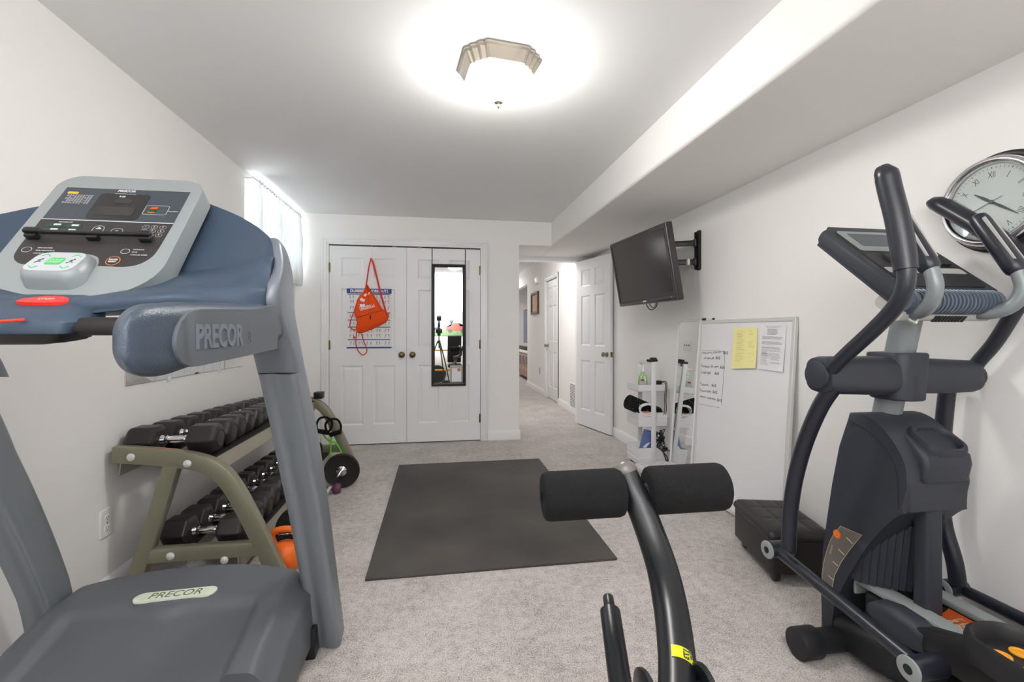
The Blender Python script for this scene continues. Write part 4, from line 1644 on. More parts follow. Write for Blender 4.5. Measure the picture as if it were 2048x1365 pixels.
# yellow tag on the lever
i0 = 7
c1 = at(1368, 1334, D=.650)
up_ = (at(1362, 1300, D=.675) - at(1366, 1360, D=.632)).normalized()
bm = B()
ctr = at(1353, 1335, D=.677)
axd = (pp_[6] - pp_[7]).normalized()
camv = (Vector((0, 0, HC)) - ctr).normalized()
u0 = (camv - axd * camv.dot(axd)).normalized()
w0 = u0.cross(axd).normalized()     # towards picture left or right
for rad, nm, mtl in ((.0283, 'sticker', 'stickeryellow'),):
    rows = []
    for k in range(15):
        a = math.radians(-12 + 72 * k / 14)
        rows.append([ctr + axd * h + (u0 * math.cos(a) - w0 * math.sin(a)) * rad for h in (-.0105, .0105)])
    t = loft(B(), rows, cap=False, closed=False)
    merge(bm, t)
sk_ = obj('lever_sticker', bm, 'stickeryellow', lev)
bm = B()
a = math.radians(32)
nn_ = (u0 * math.cos(a) - w0 * math.sin(a))
text(bm, '173', frame(ctr + nn_ * .0287, -axd, (-w0 * math.cos(a) - u0 * math.sin(a)) * -1), .012, .0005, off=.0003)
for k in (-1, 1):
    text(bm, 'PART NO', frame(ctr + nn_ * .0284 + (-w0 * math.cos(a)) * .0075 * k, -axd, (-w0 * math.cos(a) - u0 * math.sin(a)) * -1), .004, .0004)
obj('sticker_lettering', bm, 'inkd', sk_)
# lower peg post
q0, q1 = at(1220, 1222, D=.90), at(1240, 1365, D=.775)
dq = (q1 - q0).normalized()
bm = B()
tube(bm, [q0, q0 + dq * .0015, q0 + dq * .003, q1, q1 + dq * .10], [.0175, .0195, .0198, .0198, .0198], 22)
ps_ = obj('lower_roller_post', bm, 'blacksteel', wb)
bm = B()
rtube(bm, [q0 - dq * .032, q0 - dq * .01, q0 + dq * .005], .0108, 18)
obj('peg', bm, 'blacksteel', ps_)
# pivot and the bench itself, below and behind the picture
pv = pp_[-1]
for s in (-1, 1):
    bm = B()
    lathe(bm, [(.0005, 0), (.036, 0), (.038, .002), (.038, .007), (.034, .009), (.016, .011), (.014, .018), (.0005, .019)], frame(at(1352, 1396, D=.632) + ax * s * .038, Vector((0, 1, 0)) * s, (0, 0, 1)), 28)
    obj('pivot_disc', bm, 'blacksteel', wb)
bm = B()
hub = at(1352, 1396, D=.632)
cyl(bm, hub - ax * .05, hub + ax * .05, .016, 18)
tube(bm, spl([pv, pv + Vector((-.003, -.05, -.06)), pv + Vector((-.004, -.08, -.20)), (pv.x, .42, .06)], 6), .0275, 20)
bx(bm, pv.x - .20, pv.x + .20, .38, .46, 0, .06, .01)
tube(bm, [q1 + dq * .09, Vector((q1.x + .02, q1.y - .20, .40)), Vector((pv.x - .02, .42, .30))], .0198, 16)
obj('front_leg', bm, 'blacksteel', wb)
bm = B()
bx(bm, pv.x - .03, pv.x + .03, -.62, .42, .36, .42, .01)
bx(bm, pv.x - .03, pv.x + .03, -.64, -.58, .03, .40, .01)
bx(bm, pv.x - .26, pv.x + .26, -.66, -.60, 0, .06, .01)
obj('main_beam', bm, 'blacksteel', wb)
bm = B()
bx(bm, pv.x - .14, pv.x + .14, -.05, .34, .42, .49, .025, seg=4)
obj('seat', bm, 'leather', wb, ang=60)
bm = B()
mbk = Matrix.Translation((pv.x, -.12, .48)) @ Matrix.Rotation(math.radians(-22), 4, 'X')
box(bm, (0, -.02, .32), (.29, .065, .62), mbk, .03, 4)
obj('backrest', bm, 'leather', wb, ang=60)
bm = B()
cyl(bm, (pv.x - .42, -.58, .74), (pv.x + .42, -.58, .74), .018, 16)
bx(bm, pv.x - .025, pv.x + .025, -.62, -.57, .38, .76, .006)
cyl(bm, (pv.x - .42, -.58, .30), (pv.x + .42, -.58, .30), .018, 16)
obj('crutch_bar', bm, 'gold', wb)

# ------------------------------------------------------------------ floor mat
bm = B()
bx(bm, -.338, .889, 2.185, 4.005, 0.0, .013, .002)
tag(obj('exercise_mat', bm, 'matrub'), 'large black rubber floor mat in the middle of the carpet', 'mat')


def onp(px, py, m):
    """Local xy where photo pixel (px, py) meets the plane of frame m."""
    u, v = (px - 1024) / FPX, (HOR - py) / FPX
    r = Vector((u * CP + SP, CP - u * SP, v))
    o, n = m.translation, m.to_3x3() @ Vector((0, 0, 1))
    c = Vector((0, 0, HC))
    p = c + r * ((o - c).dot(n) / r.dot(n))
    q = m.inverted() @ p
    return (q.x, q.y)


# ------------------------------------------------------------------ ceiling light
LX, LY = .26, 2.0
clt = thing('ceiling_light', 'lit flush ceiling light with frosted bowl and stepped nickel base', 'ceiling light', (LX, LY, CZ))
mL = Matrix.Translation((LX, LY, 0)) @ Matrix.Rotation(math.radians(7), 4, 'Z')
Q = [(1, .50), (.965, .56), (.90, .585), (.885, .64), (.87, .70), (.80, .73), (.74, .75), (.73, .80), (.70, .87), (.64, .885), (.585, .90), (.56, .965), (.50, 1)]
star = []
for k in range(4):
    a = k * PI / 2
    for p in Q:
        star.append((p[0] * math.cos(a) - p[1] * math.sin(a), p[0] * math.sin(a) + p[1] * math.cos(a)))
bm = B()
loft(bm, [[mL @ Vector((p[0] * s, p[1] * s, z)) for p in star] for s, z in ((.165, CZ), (.170, CZ - .004), (.170, CZ - .010), (.162, CZ - .016), (.150, CZ - .040), (.140, CZ - .058), (.132, CZ - .060))])
obj('base', bm, 'fixture', clt, ang=25)
bm = B()
loft(bm, [[mL @ Vector((p[0] * s, p[1] * s, z)) for p in star] for s, z in ((.128, CZ - .058), (.129, CZ - .075), (.126, CZ - .095), (.115, CZ - .120), (.092, CZ - .142), (.060, CZ - .156), (.025, CZ - .162), (.004, CZ - .163))])
obj('glass_bowl', bm, 'shade', clt, ang=35)
bm = B()
lathe(bm, [(.004, -.160), (.019, -.163), (.020, -.168), (.012, -.172), (.006, -.174), (.007, -.180), (.008, -.185), (.004, -.190), (.0005, -.191)], Matrix.Translation((LX, LY, CZ)), 24)
obj('finial', bm, 'fixture', clt)

# ------------------------------------------------------------------ closet door: poster, hook, bag, mirror
mD = frame((0, DF - .0005, 0), (1, 0, 0), (0, 0, 1))       # x across, y up, z into the room
po = thing('workout_poster', 'white exercise chart with blue header bars hung on the closet door', 'poster', (-.70, DF, 1.29))
bm = B()
slab(bm, [(-.92, .984), (-.48, .984), (-.48, 1.591), (-.92, 1.591)], mD, 0, .0025)
sh_ = obj('sheet', bm, 'paper', po)
bm = B()
slab(bm, [(-.92, 1.542), (-.48, 1.542), (-.48, 1.591), (-.92, 1.591)], mD, .002, .0035)
slab(bm, [(-.92, .984), (-.48, .984), (-.48, .999), (-.92, .999)], mD, .002, .0035)
for y in (1.533, 1.345, 1.272, 1.20, 1.072):
    slab(bm, [(-.910, y - .004), (-.492, y - .004), (-.492, y + .004), (-.910, y + .004)], mD, .002, .0033)
obj('blue_bars', bm, 'blueink', sh_)
bm = B()
text(bm, 'DUMBBELL WORKOUTS', mD @ Matrix.Translation((-.70, 1.566, .0036)), .040, .0003, off=.0016, sx=.86)
obj('poster_title', bm, 'paper', sh_)
bm = B()
rr_ = random.Random(3)
for y in (1.505, 1.455, 1.395, 1.31, 1.236, 1.165, 1.110, 1.035):
    for k in range(5):
        for j in range(2):
            x = -.885 + k * .086 + j * .032
            q = [(x + rr_.uniform(-.006, .006), y + d) for d in (.011, -.002)]
            lathe(bm, [(.0003, .002), (.0032, .002), (.0032, .0034), (.0003, .0034)], mD @ Matrix.Translation((q[0][0], q[0][1] + .004, 0)), 8)
            tube(bm, [mD @ Vector((*p, .0028)) for p in q], .0016, 4)
            for sgn in (-1, 1):
                tube(bm, [mD @ Vector((*q[1], .0028)), mD @ Vector((q[1][0] + sgn * .004, y - .009, .0028)), mD @ Vector((q[1][0] + sgn * rr_.uniform(.003, .008), y - .016, .0028))], .0010, 4)
                hx, hy = q[0][0] + sgn * rr_.uniform(.005, .010), q[0][1] - .002 + rr_.uniform(-.009, .008)
                tube(bm, [mD @ Vector((q[0][0], q[0][1] - .001, .0028)), mD @ Vector((hx, hy, .0028))], .0009, 4)
                lathe(bm, [(.0003, .002), (.0020, .002), (.0020, .0034), (.0003, .0034)], mD @ Matrix.Translation((hx, hy, 0)), 6)
obj('exercise_figures', bm, 'inkd', sh_)
for x in (-.875, -.53):
    bm = B()
    tube(bm, [mD @ Vector(p) for p in ((x, 1.612, .001), (x, 1.602, .004), (x, 1.59, .006), (x + .003, 1.586, .006))], .0018, 6)
    obj('clip_hook', bm, 'chrome', po)

hk = thing('over_door_hook', 'white metal hook over the top of the closet door holding the orange bag', 'hook', (-.677, DF, 2.0))
bm = B()
for z0, z1 in ((1.895, 2.026),):
    bx(bm, -.683, -.671, DF - .004, DF - .001, z0, z1, .001)
tube(bm, spl([(-.677, DF - .002, 1.93), (-.678, DF - .012, 1.905), (-.678, DF - .028, 1.893), (-.677, DF - .040, 1.905), (-.676, DF - .044, 1.925)], 5), .0035, 8)
obj('strap', bm, 'whiteplas', hk)

bag = thing('drawstring_bag', 'bright orange drawstring bag with white logo hanging on the closet door', 'bag', (-.68, DF - .04, 1.3))
OUT = [(733, 570), (726, 584), (717, 596), (712, 612), (710, 628), (714, 645), (712, 657), (715, 665), (722, 667), (740, 661), (760, 652), (774, 643), (777, 635), (778, 628), (773, 624), (766, 619), (758, 606), (749, 592), (741, 580), (736, 571)]
ol = [onp(p[0], p[1], mD) for p in OUT]
ol = [(q.x, q.y) for q in spl([(p[0], p[1], 0) for p in ol], 5, True)]
cx_, cy_ = onp(741, 634, mD)
neck = onp(734, 571, mD)
bm = B()
rings = []
for s, h in ((.97, .007), (1.0, .014), (.985, .026), (.93, .042), (.84, .055), (.70, .066), (.52, .073), (.32, .076), (.12, .077), (.01, .077)):
    ring = []
    for i, p in enumerate(ol):
        q = (cx_ + (p[0] - cx_) * s, cy_ + (p[1] - cy_) * s)
        dn = math.hypot(q[0] - neck[0], q[1] - neck[1])
        ang_ = math.atan2(q[0] - neck[0], neck[1] - q[1])
        fold = .016 * math.sin(ang_ * 15) * max(0, 1 - dn / .36) + .003 * math.sin(q[0] * 60 + q[1] * 23)
        z = h * min(1, .35 + dn / .26) + fold * min(1, h / .03)
        ring.append(mD @ Vector((q[0], q[1], z)))
    rings.append(ring)
loft(bm, rings)
bb_ = obj('sack', bm, 'bagorange', bag, ang=80)


def bagz(x, y):
    """Height of the sack's front above the door at local x, y."""
    k = 1.0
    best = 9
    th = math.atan2(y - cy_, x - cx_)
    r = math.hypot(x - cx_, y - cy_)
    for p in ol:
        d = abs((math.atan2(p[1] - cy_, p[0] - cx_) - th + PI) % (2 * PI) - PI)
        if d < best:
            best, R = d, math.hypot(p[0] - cx_, p[1] - cy_)
    s = min(1, r / R)
    tab = [(0, .077), (.12, .077), (.32, .076), (.52, .073), (.70, .066), (.84, .055), (.93, .042), (.985, .026), (1, .014)]
    for (a, ha), (c, hc) in zip(tab[:-1], tab[1:]):
        if a <= s <= c:
            h = ha + (hc - ha) * (s - a) / (c - a)
            break
    dn = math.hypot(x - neck[0], y - neck[1])
    an = math.atan2(x - neck[0], neck[1] - y)
    fold = .016 * math.sin(an * 15) * max(0, 1 - dn / .36) + .003 * math.sin(x * 60 + y * 23)
    return h * min(1, .35 + dn / .26) + fold * min(1, h / .03)


def drape(bm, z_off):
    """Lay flat lettering built in door coordinates onto the sack's front."""
    for v in bm.verts:
        q = mD.inverted() @ v.co
        v.co = mD @ Vector((q.x, q.y, bagz(q.x, q.y) + z_off + q.z))


bm = B()
a0, a1 = Vector(onp(721, 620, mD)), Vector(onp(752, 612, mD))
dd = (a1 - a0)
mt = mD @ frame(((a0 + a1) / 2).to_3d(), (dd.x, dd.y, 0), (-dd.y, dd.x, 0))
text(bm, 'UNDERSUN', mt, .050, .0004, off=.0012, sx=.56)
rays = [((728, 592), .036, .020, 70), ((737, 588), .026, .018, 50), ((727, 601), .045, .024, 100), ((727, 611), .046, .020, 5)]
for (p, w, h, a) in (((727, 612), .050, .026, 4), ((727, 601), .046, .030, -28), ((732, 591), .030, .022, 52), ((739, 588), .026, .012, 74)):
    c = onp(p[0], p[1], mD)
    ca, sa_ = math.cos(math.radians(a)), math.sin(math.radians(a))
    k = 5
    for i in range(k):          # narrow strips so that they follow the cloth
        x0, x1 = -w / 2 + w * i / k, -w / 2 + w * (i + 1) / k
        slab(bm, [(c[0] + x * ca - y * sa_, c[1] + x * sa_ + y * ca) for x, y in ((x0, -h / 2), (x1, -h / 2), (x1, h / 2), (x0, h / 2))], mD, 0, .0012)
drape(bm, .0012)
obj('white_logo', bm, 'paper', bb_)
bm = B()
L0, L1 = onp(717, 636, mD), onp(768, 621, mD)
pts = []
for k in range(13):
    x, y = L0[0] + (L1[0] - L0[0]) * k / 12, L0[1] + (L1[1] - L0[1]) * k / 12
    pts.append(mD @ Vector((x, y, bagz(x, y) + .0005)))
tube(bm, pts, .0025, 6)
c = onp(743, 635, mD)
tube(bm, [mD @ Vector((c[0], c[1] + d, bagz(c[0], c[1] + d) + .002)) for d in (-.022, 0, .018)], .006, 8)
obj('zip', bm, 'blackplas', bb_)
bm = B()


def dpts(L, z):
    return [mD @ Vector((*onp(p[0], p[1], mD), z if len(p) < 3 else p[2])) for p in L]


tube(bm, spl(dpts([(742, 522), (739, 535), (736, 555), (733, 574)], .035), 5), .0065, 8)
tube(bm, spl(dpts([(743, 520), (748, 528), (757, 565), (766, 600), (775, 632)], .048), 5), .0085, 8)
tube(bm, spl(dpts([(742, 520), (743, 519), (745, 522), (752, 548), (762, 585), (772, 625)], .040), 5), .0065, 8)
tube(bm, spl(dpts([(717, 598), (711, 618), (703, 640), (701, 652), (706, 659), (714, 660)], .028), 5), .0048, 8)
tube(bm, spl(dpts([(714, 664), (713, 676), (713, 690), (718, 703), (726, 710), (733, 706), (734, 697), (728, 682), (724, 668)], .022), 5), .0048, 8)
lathe(bm, [(.0005, -.010), (.010, -.008), (.011, .004), (.006, .011), (.0005, .012)], mD @ Matrix.Translation((*onp(709, 675, mD), .022)), 12)
obj('cord', bm, 'cord', bag)

# framed mirror hung over the closet door
dm = thing('door_mirror', 'narrow black framed mirror hanging on the closet door by two straps', 'mirror', (.10, DF, 1.2))
mx0, mx1, mz0, mz1 = -.077, .279, .587, 1.857
bm = B()
prf = [(.0, .0), (.0, .016), (.004, .022), (.014, .024), (.020, .019), (.028, .017), (.034, .010), (.035, .004)]
rings = []
for ins, z in prf:
    rings.append([mD @ Vector(p) for p in ((mx0 + ins, mz0 + ins, z), (mx1 - ins, mz0 + ins, z), (mx1 - ins, mz1 - ins, z), (mx0 + ins, mz1 - ins, z))])
loft(bm, rings, cap=False)
obj('frame', bm, 'mirrorframe', dm, ang=15)
bm = B()
bx(bm, mx0 + .03, mx1 - .03, mz0 + .03, mz1 - .03, .002, .007, 0, mD)
obj('mirror_glass', bm, 'mirror', dm)
for x in (mx0 + .006, mx1 - .006):
    bm = B()
    bx(bm, x - .005, x + .005, mz1 - .005, 2.026, .001, .003, 0, mD)
    obj('strap', bm, 'mirrorframe', dm)
cd = thing('leaflet_sleeve', 'clear sleeve with a white leaflet at the bottom corner of the door mirror', 'leaflet', (.18, DF - .01, .70))
s0, s1 = onp(900, 731, mD), onp(925, 765, mD)
bm = B()
slab(bm, [(s0[0], s1[1]), (s1[0], s1[1]), (s1[0], s0[1]), (s0[0], s0[1])], mD, .0085, .0095)
slv = obj('sleeve', bm, 'lgrey', cd)
s2, s3 = onp(904, 737, mD), onp(922, 763, mD)
bm = B()
slab(bm, [(s2[0], s3[1]), (s3[0], s3[1]), (s3[0], s2[1]), (s2[0], s2[1])], mD, .009, .0105)
obj('leaflet', bm, 'paper', cd)
bm = B()
lathe(bm, [(.0005, .010), (.018, .010), (.018, .0115), (.0005, .0115)], mD @ Matrix.Translation((*onp(918, 740, mD), 0)), 20)
obj('seal', bm, 'cork', cd)

# ------------------------------------------------------------------ left wall: frameless mirror, outlet
wm = thing('wall_mirror', 'frameless wall mirror with clear clips above the dumbbell rack', 'mirror', (XL, 2.9, 1.35))
bm = B()
bx(bm, XL, XL + .006, 2.324, 3.56, .908, 1.80, .001)
obj('mirror_glass', bm, 'mirror', wm)
for y, z in ((2.66, .908), (3.22, .908), (2.66, 1.80), (3.22, 1.80)):
    bm = B()
    bx(bm, XL, XL + .011, y - .010, y + .010, z - .012, z + .010, .003)
    obj('clip', bm, 'whiteplas', wm)
mO = frame((XL, 2.205, .335), (0, 1, 0), (0, 0, 1))
ou = thing('wall_outlet', 'white double outlet plate on the wall beside the rack leg', 'outlet', (XL, 2.205, .335))
bm = B()
prism(bm, rrect(.075, .118, .005, 3), mO, 0, .006, .003)
op_ = obj('cover_plate', bm, 'whiteplas', ou)
for y in (-.022, .022):
    bm = B()
    prism(bm, rrect(.033, .028, .010, 4, (0, y)), mO, .004, .0075, .001)
    obj('receptacle', bm, 'whiteplas', op_)
    bm = B()
    for x in (-.006, .006):
        bx(bm, x - .001, x + .001, y - .002, y + .006, .0070, .0079, 0, mO)
    cyl(bm, mO @ Vector((0, y - .008, .0070)), mO @ Vector((0, y - .008, .0079)), .0024, 10)
    obj('slot', bm, 'inkd', op_)
bm = B()
cyl(bm, mO @ Vector((0, 0, .005)), mO @ Vector((0, 0, .0072)), .003, 12)
obj('screw', bm, 'nickel', op_)
# triple switch on the alcove return, seen in the leaning mirror
mS = frame((XE, 5.03, 1.13), (0, 1, 0), (0, 0, 1))
sw = thing('light_switch', 'white triple light switch plate on the alcove return wall', 'light switch', (XE, 5.03, 1.13))
bm = B()
prism(bm, rrect(.165, .118, .005, 3), mS, 0, .006, .003)
obj('cover_plate', bm, 'whiteplas', sw)
for x in (-.046, 0, .046):
    bm = B()
    box(bm, (x, .004, .010), (.008, .020, .014), mS, .002)
    obj('toggle', bm, 'lgrey', sw)

# ------------------------------------------------------------------ television on its arm
cT = Vector((1.544, 3.334, 1.639))
ta, tb2 = math.radians(-85.5), math.radians(10.3)
RT = Matrix.Rotation(ta, 3, 'Z') @ Matrix.Rotation(tb2, 3, 'X')
mT = frame(cT, RT @ Vector((1, 0, 0)), RT @ Vector((0, 0, 1)))
TW, TH = .86, .545
tv = thing('television', 'dark flat screen television tilted down on a wall arm', 'tv', tuple(cT))
bm = B()
prism(bm, rrect(TW, TH, .012, 4), mT, -.045, 0, .004, 2)
prism(bm, rrect(TW * .8, TH * .75, .03, 4, (0, .0)), mT, -.085, -.04, 0)
hsg = obj('housing', bm, 'tvbezel', tv, ang=30)
bm = B()
slab(bm, rrect(TW - .085, TH - .105, .003, 2, (-.004, .014)), mT, -.004, .0006)
obj('screen', bm, 'screen', tv)
bm = B()
rings = []
for ins, z in ((0, .0), (.002, .004), (.010, .006), (.022, .004), (.030, .0008)):
    rings.append([mT @ Vector(p) for p in ((-TW / 2 + .004 + ins, -TH / 2 + .004 + ins * 1.2, z), (TW / 2 - .004 - ins, -TH / 2 + .004 + ins * 1.2, z), (TW / 2 - .004 - ins, TH / 2 - .004 - ins, z), (-TW / 2 + .004 + ins, TH / 2 - .004 - ins, z))])
loft(bm, rings, cap=False)
obj('bezel', bm, 'tvbezel', tv, ang=20)
bm = B()
for k in range(5):
    slab(bm, rrect(.0085, .011, .001, 1, (-.022 + k * .011, -TH / 2 + .022)), mT, .0056, .0064)
obj('maker_mark', bm, 'ink', tv)
bm = B()
lathe(bm, [(.0005, .004), (.004, .004), (.004, .006), (.0005, .006)], mT @ Matrix.Translation((.36, -TH / 2 + .03, 0)), 12)
obj('status_light', bm, 'lgrey', tv)
mtn = thing('tv_mount', 'black perforated wall plate and twin arms holding the television', 'tv mount', (XR, 3.126, 1.76))
mP = frame((XR, 3.126, 1.761), (0, -1, 0), (0, 0, 1))
bm = B()
prism(bm, rrect(.058, .295, .015, 5), mP, 0, .008, .002)
for y in (-.125, -.085, .085, .125):
    lathe(bm, [(.0005, .008), (.008, .008), (.008, .011), (.0005, .011)], mP @ Matrix.Translation((0, y, 0)), 12)
for sx in (-1, 1):
    bx(bm, sx * .027 - .003, sx * .027 + .003, -.14, .14, 0, .022, .002, mP)
wp = obj('wall_plate', bm, 'blackplas', mtn)
bm = B()
for y in (-.105, -.062, .0, .062, .105):
    slab(bm, rrect(.012, .026, .005, 3, (.010, y)), mP, .0082, .0090)
obj('slot', bm, 'lgrey', wp)
for z in (1.815, 1.675):
    e = Vector((1.72, 3.20, z))
    a = Vector((XR - .03, 3.126, z))
    dv = (e - a)
    bm = B()
    ma = frame(a, dv, (0, 0, 1))
    bx(bm, -.01, dv.length, -.020, .020, -.012, .012, .003, ma)
    cyl(bm, a + Vector((0, 0, -.028)), a + Vector((0, 0, .028)), .016, 18, .002)
    cyl(bm, e + Vector((0, 0, -.028)), e + Vector((0, 0, .028)), .016, 18, .002)
    tb3 = mT @ Vector((-.10 if 0 else .0, (z - 1.70) * 1.0, -.085))
    ab = frame(e, tb3 - e, (0, 0, 1))
    bx(bm, 0, (tb3 - e).length, -.018, .018, -.010, .010, .003, ab)
    obj('arm', bm, 'blackplas', mtn)
bm = B()
prism(bm, rrect(.22, .22, .01, 3), mT, -.098, -.084, 0)
obj('screen_plate', bm, 'blackplas', mtn)
bm = B()
box(bm, (XR - .085, 3.145, 1.672), (.020, .006, .045), I4, .002)
bx(bm, XR - .095, XR - .075, 3.12, 3.155, 1.65, 1.697, .004)
obj('cable_tie_wrap', bm, 'whiteplas', mtn)
b0 = mT @ Vector((-.03, -TH / 2 + .02, -.03))
bm = B()
tube(bm, spl([b0, b0 + Vector((0, .0, -.035)), b0 + Vector((.01, -.045, -.07)), b0 + Vector((.02, -.11, -.055)), b0 + Vector((.02, -.15, .0))], 6), .0035, 8)
tube(bm, spl([b0 + Vector((0, -.03, 0)), b0 + Vector((.01, -.045, -.04)), b0 + Vector((.02, -.08, -.055)), b0 + Vector((.02, -.13, -.01))], 6), .0028, 8)
tag(obj('tv_cable', bm, 'blackplas'), 'thin black cables looping below the television', 'cable')

# ------------------------------------------------------------------ wall clock
mK = frame((XR, 1.278, 1.6015), (0, -1, 0), (0, 0, 1))
ck = thing('wall_clock', 'round wall clock with black rim, silver ring and roman numerals', 'clock', (XR, 1.278, 1.6))
bm = B()
lathe(bm, [(.05, 0), (.170, 0), (.172, .006), (.170, .013), (.164, .016), (.163, .022), (.158, .027), (.156, .034), (.151, .038), (.150, .046), (.146, .050), (.129, .050), (.128, .030)], mK, 72, cap=False)
obj('rim', bm, 'clockblack', ck, ang=30)
bm = B()
lathe(bm, [(.150, .044), (.152, .052), (.149, .062), (.141, .067), (.133, .064), (.129, .056), (.128, .046)], mK, 72, cap=False)
obj('silver_ring', bm, 'chrome', ck, ang=60)
bm = B()
lathe(bm, [(.0005, .040), (.128, .040), (.128, .044), (.0005, .044)], mK, 64)
dl = obj('dial', bm, 'dial', ck)
bm = B()
for k, s in enumerate(('XII', 'I', 'II', 'III', 'IIII', 'V', 'VI', 'VII', 'VIII', 'IX', 'X', 'XI')):
    a = -k * PI / 6
    text(bm, s, mK @ Matrix.Rotation(a, 4, 'Z') @ Matrix.Translation((0, .092, .0441)), .030, .0003, sx=.62)
for k in range(60):
    a = k * PI / 30
    r0, r1 = (.113, .119)
    w = .0012 if k % 5 == 0 else .0005
    slab(bm, [(-w, r0), (w, r0), (w, r1), (-w, r1)], mK @ Matrix.Rotation(a, 4, 'Z'), .044, .0446)
obj('numerals', bm, 'inkd', dl)
hands = ((-math.radians(128), .095, .0042, .020), (-math.radians(-52), .062, .0050, .016), (-math.radians(-112), .098, .0010, .034))
for a, ln, w, tail in hands:
    bm = B()
    slab(bm, [(-w * .6, -tail), (w * .6, -tail), (w, ln * .35), (w * .25, ln), (-w * .25, ln), (-w, ln * .35)], mK @ Matrix.Rotation(a, 4, 'Z'), .0470, .0482)
    obj('hand', bm, 'blackplas', dl)
bm = B()
lathe(bm, [(.0005, .044), (.0065, .044), (.0065, .050), (.0005, .051)], mK, 20)
obj('hub', bm, 'blackplas', dl)
bm = B()
lathe(bm, [(.0005, .0565), (.129, .0565), (.129, .0575), (.0005, .0575)], mK, 48)
obj('cover_glass', bm, 'glassclear', ck)

# ------------------------------------------------------------------ whiteboard and mirror leaning on the wall
WBX0, WBX1, WBH = 1.815, 1.894, 1.232
mW = frame((WBX0, 3.068, .008), (0, -1, 0), (WBX1 - WBX0, 0, WBH))
W_, H_ = .895, 1.232
wbd = thing('whiteboard', 'large whiteboard with aluminium frame leaning on the wall behind the ottoman', 'whiteboard', (1.85, 2.62, 0))
bm = B()
bx(bm, .012, W_ - .012, .012, H_ - .012, -.014, -.004, 0, mW)
obj('board', bm, 'board', wbd)
bm = B()
rings = []
for ins, z in ((.0, -.018), (.0, -.002), (.003, .0015), (.020, .0005), (.026, -.003), (.026, -.006)):
    rings.append([mW @ Vector(p) for p in ((ins, ins, z), (W_ - ins, ins, z), (W_ - ins, H_ - ins, z), (ins, H_ - ins, z))])
loft(bm, rings, cap=False)
obj('frame', bm, 'alu', wbd, ang=20)
mW2 = mW @ Matrix.Translation((0, 0, -.004))
bm = B()
rw = random.Random(11)


def scrawl(bm, px0, py0, px1, py1, h, n, w=.0012):
    a, c = onp(px0, py0, mW2), onp(px1, py1, mW2)
    pts = []
    for k in range(n + 1):
        t = k / n
        pts.append(mW2 @ Vector((a[0] + (c[0] - a[0]) * t + rw.uniform(-.003, .003), a[1] + (c[1] - a[1]) * t + (h if k % 2 else -h) * rw.uniform(.2, 1), .0008)))
    tube(bm, spl(pts, 3), w, 4, False)


def note(bm, s, px, py, size):
    a = onp(px, py, mW2)
    text(bm, s, mW2 @ Matrix.Translation((a[0], a[1], .0006)), size, .0003, shear=.1, align='LEFT', off=.0005)


for (x0, y0, x1, y1, n) in ((1404, 706, 1424, 706, 14), (1426, 706, 1442, 705, 12), (1408, 717, 1422, 717, 12), (1424, 717, 1428, 717, 4), (1405, 733, 1419, 734, 12), (1422, 734, 1426, 734, 4), (1429, 734, 1437, 734, 8), (1406, 746, 1413, 746, 6), (1415, 747, 1421, 747, 5), (1403, 770, 1417, 771, 10), (1401, 782, 1412, 783, 9), (1414, 783, 1422, 784, 7), (1400, 793, 1411, 795, 9), (1413, 796, 1431, 799, 16)):
    scrawl(bm, x0, y0, x1, y1, .009, n)
for s, x, y in (('3x12', 1446, 706), ('3x12', 1431, 716), ('3x12', 1440, 735), ('3x12', 1429, 747), ('3x12', 1423, 771), ('3x12', 1425, 784), ('3x12', 1434, 800)):
    note(bm, s, x, y, .026)
for x, y in ((1402, 733), (1402, 747), (1399, 768), (1398, 780)):
    a = onp(x, y, mW2)
    q = [mW2 @ Vector((a[0] + u, a[1] + v, .0008)) for u, v in ((0, 0), (.014, 0), (.014, .016), (0, .016), (0, 0))]
    tube(bm, q, .0010, 4, False)
scrawl(bm, 1402, 701, 1450, 703, .002, 16, .0009)
scrawl(bm, 1450, 703, 1447, 757, .003, 14, .0009)
scrawl(bm, 1447, 757, 1443, 810, .003, 14, .0009)
scrawl(bm, 1394, 808, 1440, 816, .005, 16, .0009)
obj('marker_writing', bm, 'inkd', wbd)


def sheet(name, quad, m, bend, mtl, label, cat, lines, ink):
    """A sheet of paper hung on the board; quad: photo pixels bl, br, tr, tl."""
    q = [onp(p[0], p[1], mW2) for p in quad]
    t = thing(name, label, cat, tuple(mW2 @ Vector((q[0][0], q[0][1], 0))))
    bm = B()
    rows = []
    for j in range(11):
        v = j / 10
        row = []
        for i in range(9):
            u = i / 8
            x = (q[0][0] * (1 - u) + q[1][0] * u) * (1 - v) + (q[3][0] * (1 - u) + q[2][0] * u) * v
            y = (q[0][1] * (1 - u) + q[1][1] * u) * (1 - v) + (q[3][1] * (1 - u) + q[2][1] * u) * v
            row.append(mW2 @ Vector((x, y, .003 + bend * (1 - v) ** 2)))
        rows.append(row)
    tt = loft(B(), rows, cap=False, closed=False)
    merge(bm, tt)
    obj('page', bm, mtl, t)
    bm = B()
    for (u0, u1, v) in lines:
        pts = []
        n = max(2, int((u1 - u0) * 26))
        for k in range(n + 1):
            u = u0 + (u1 - u0) * k / n
            x = (q[0][0] * (1 - u) + q[1][0] * u) * (1 - v) + (q[3][0] * (1 - u) + q[2][0] * u) * v
            y = (q[0][1] * (1 - u) + q[1][1] * u) * (1 - v) + (q[3][1] * (1 - u) + q[2][1] * u) * v
            pts.append(mW2 @ Vector((x, y + rw.uniform(-.0012, .0012), .0044 + bend * (1 - v) ** 2)))
        tube(bm, pts, .0004, 4, False)
    obj('writing', bm, ink, t)
    return t


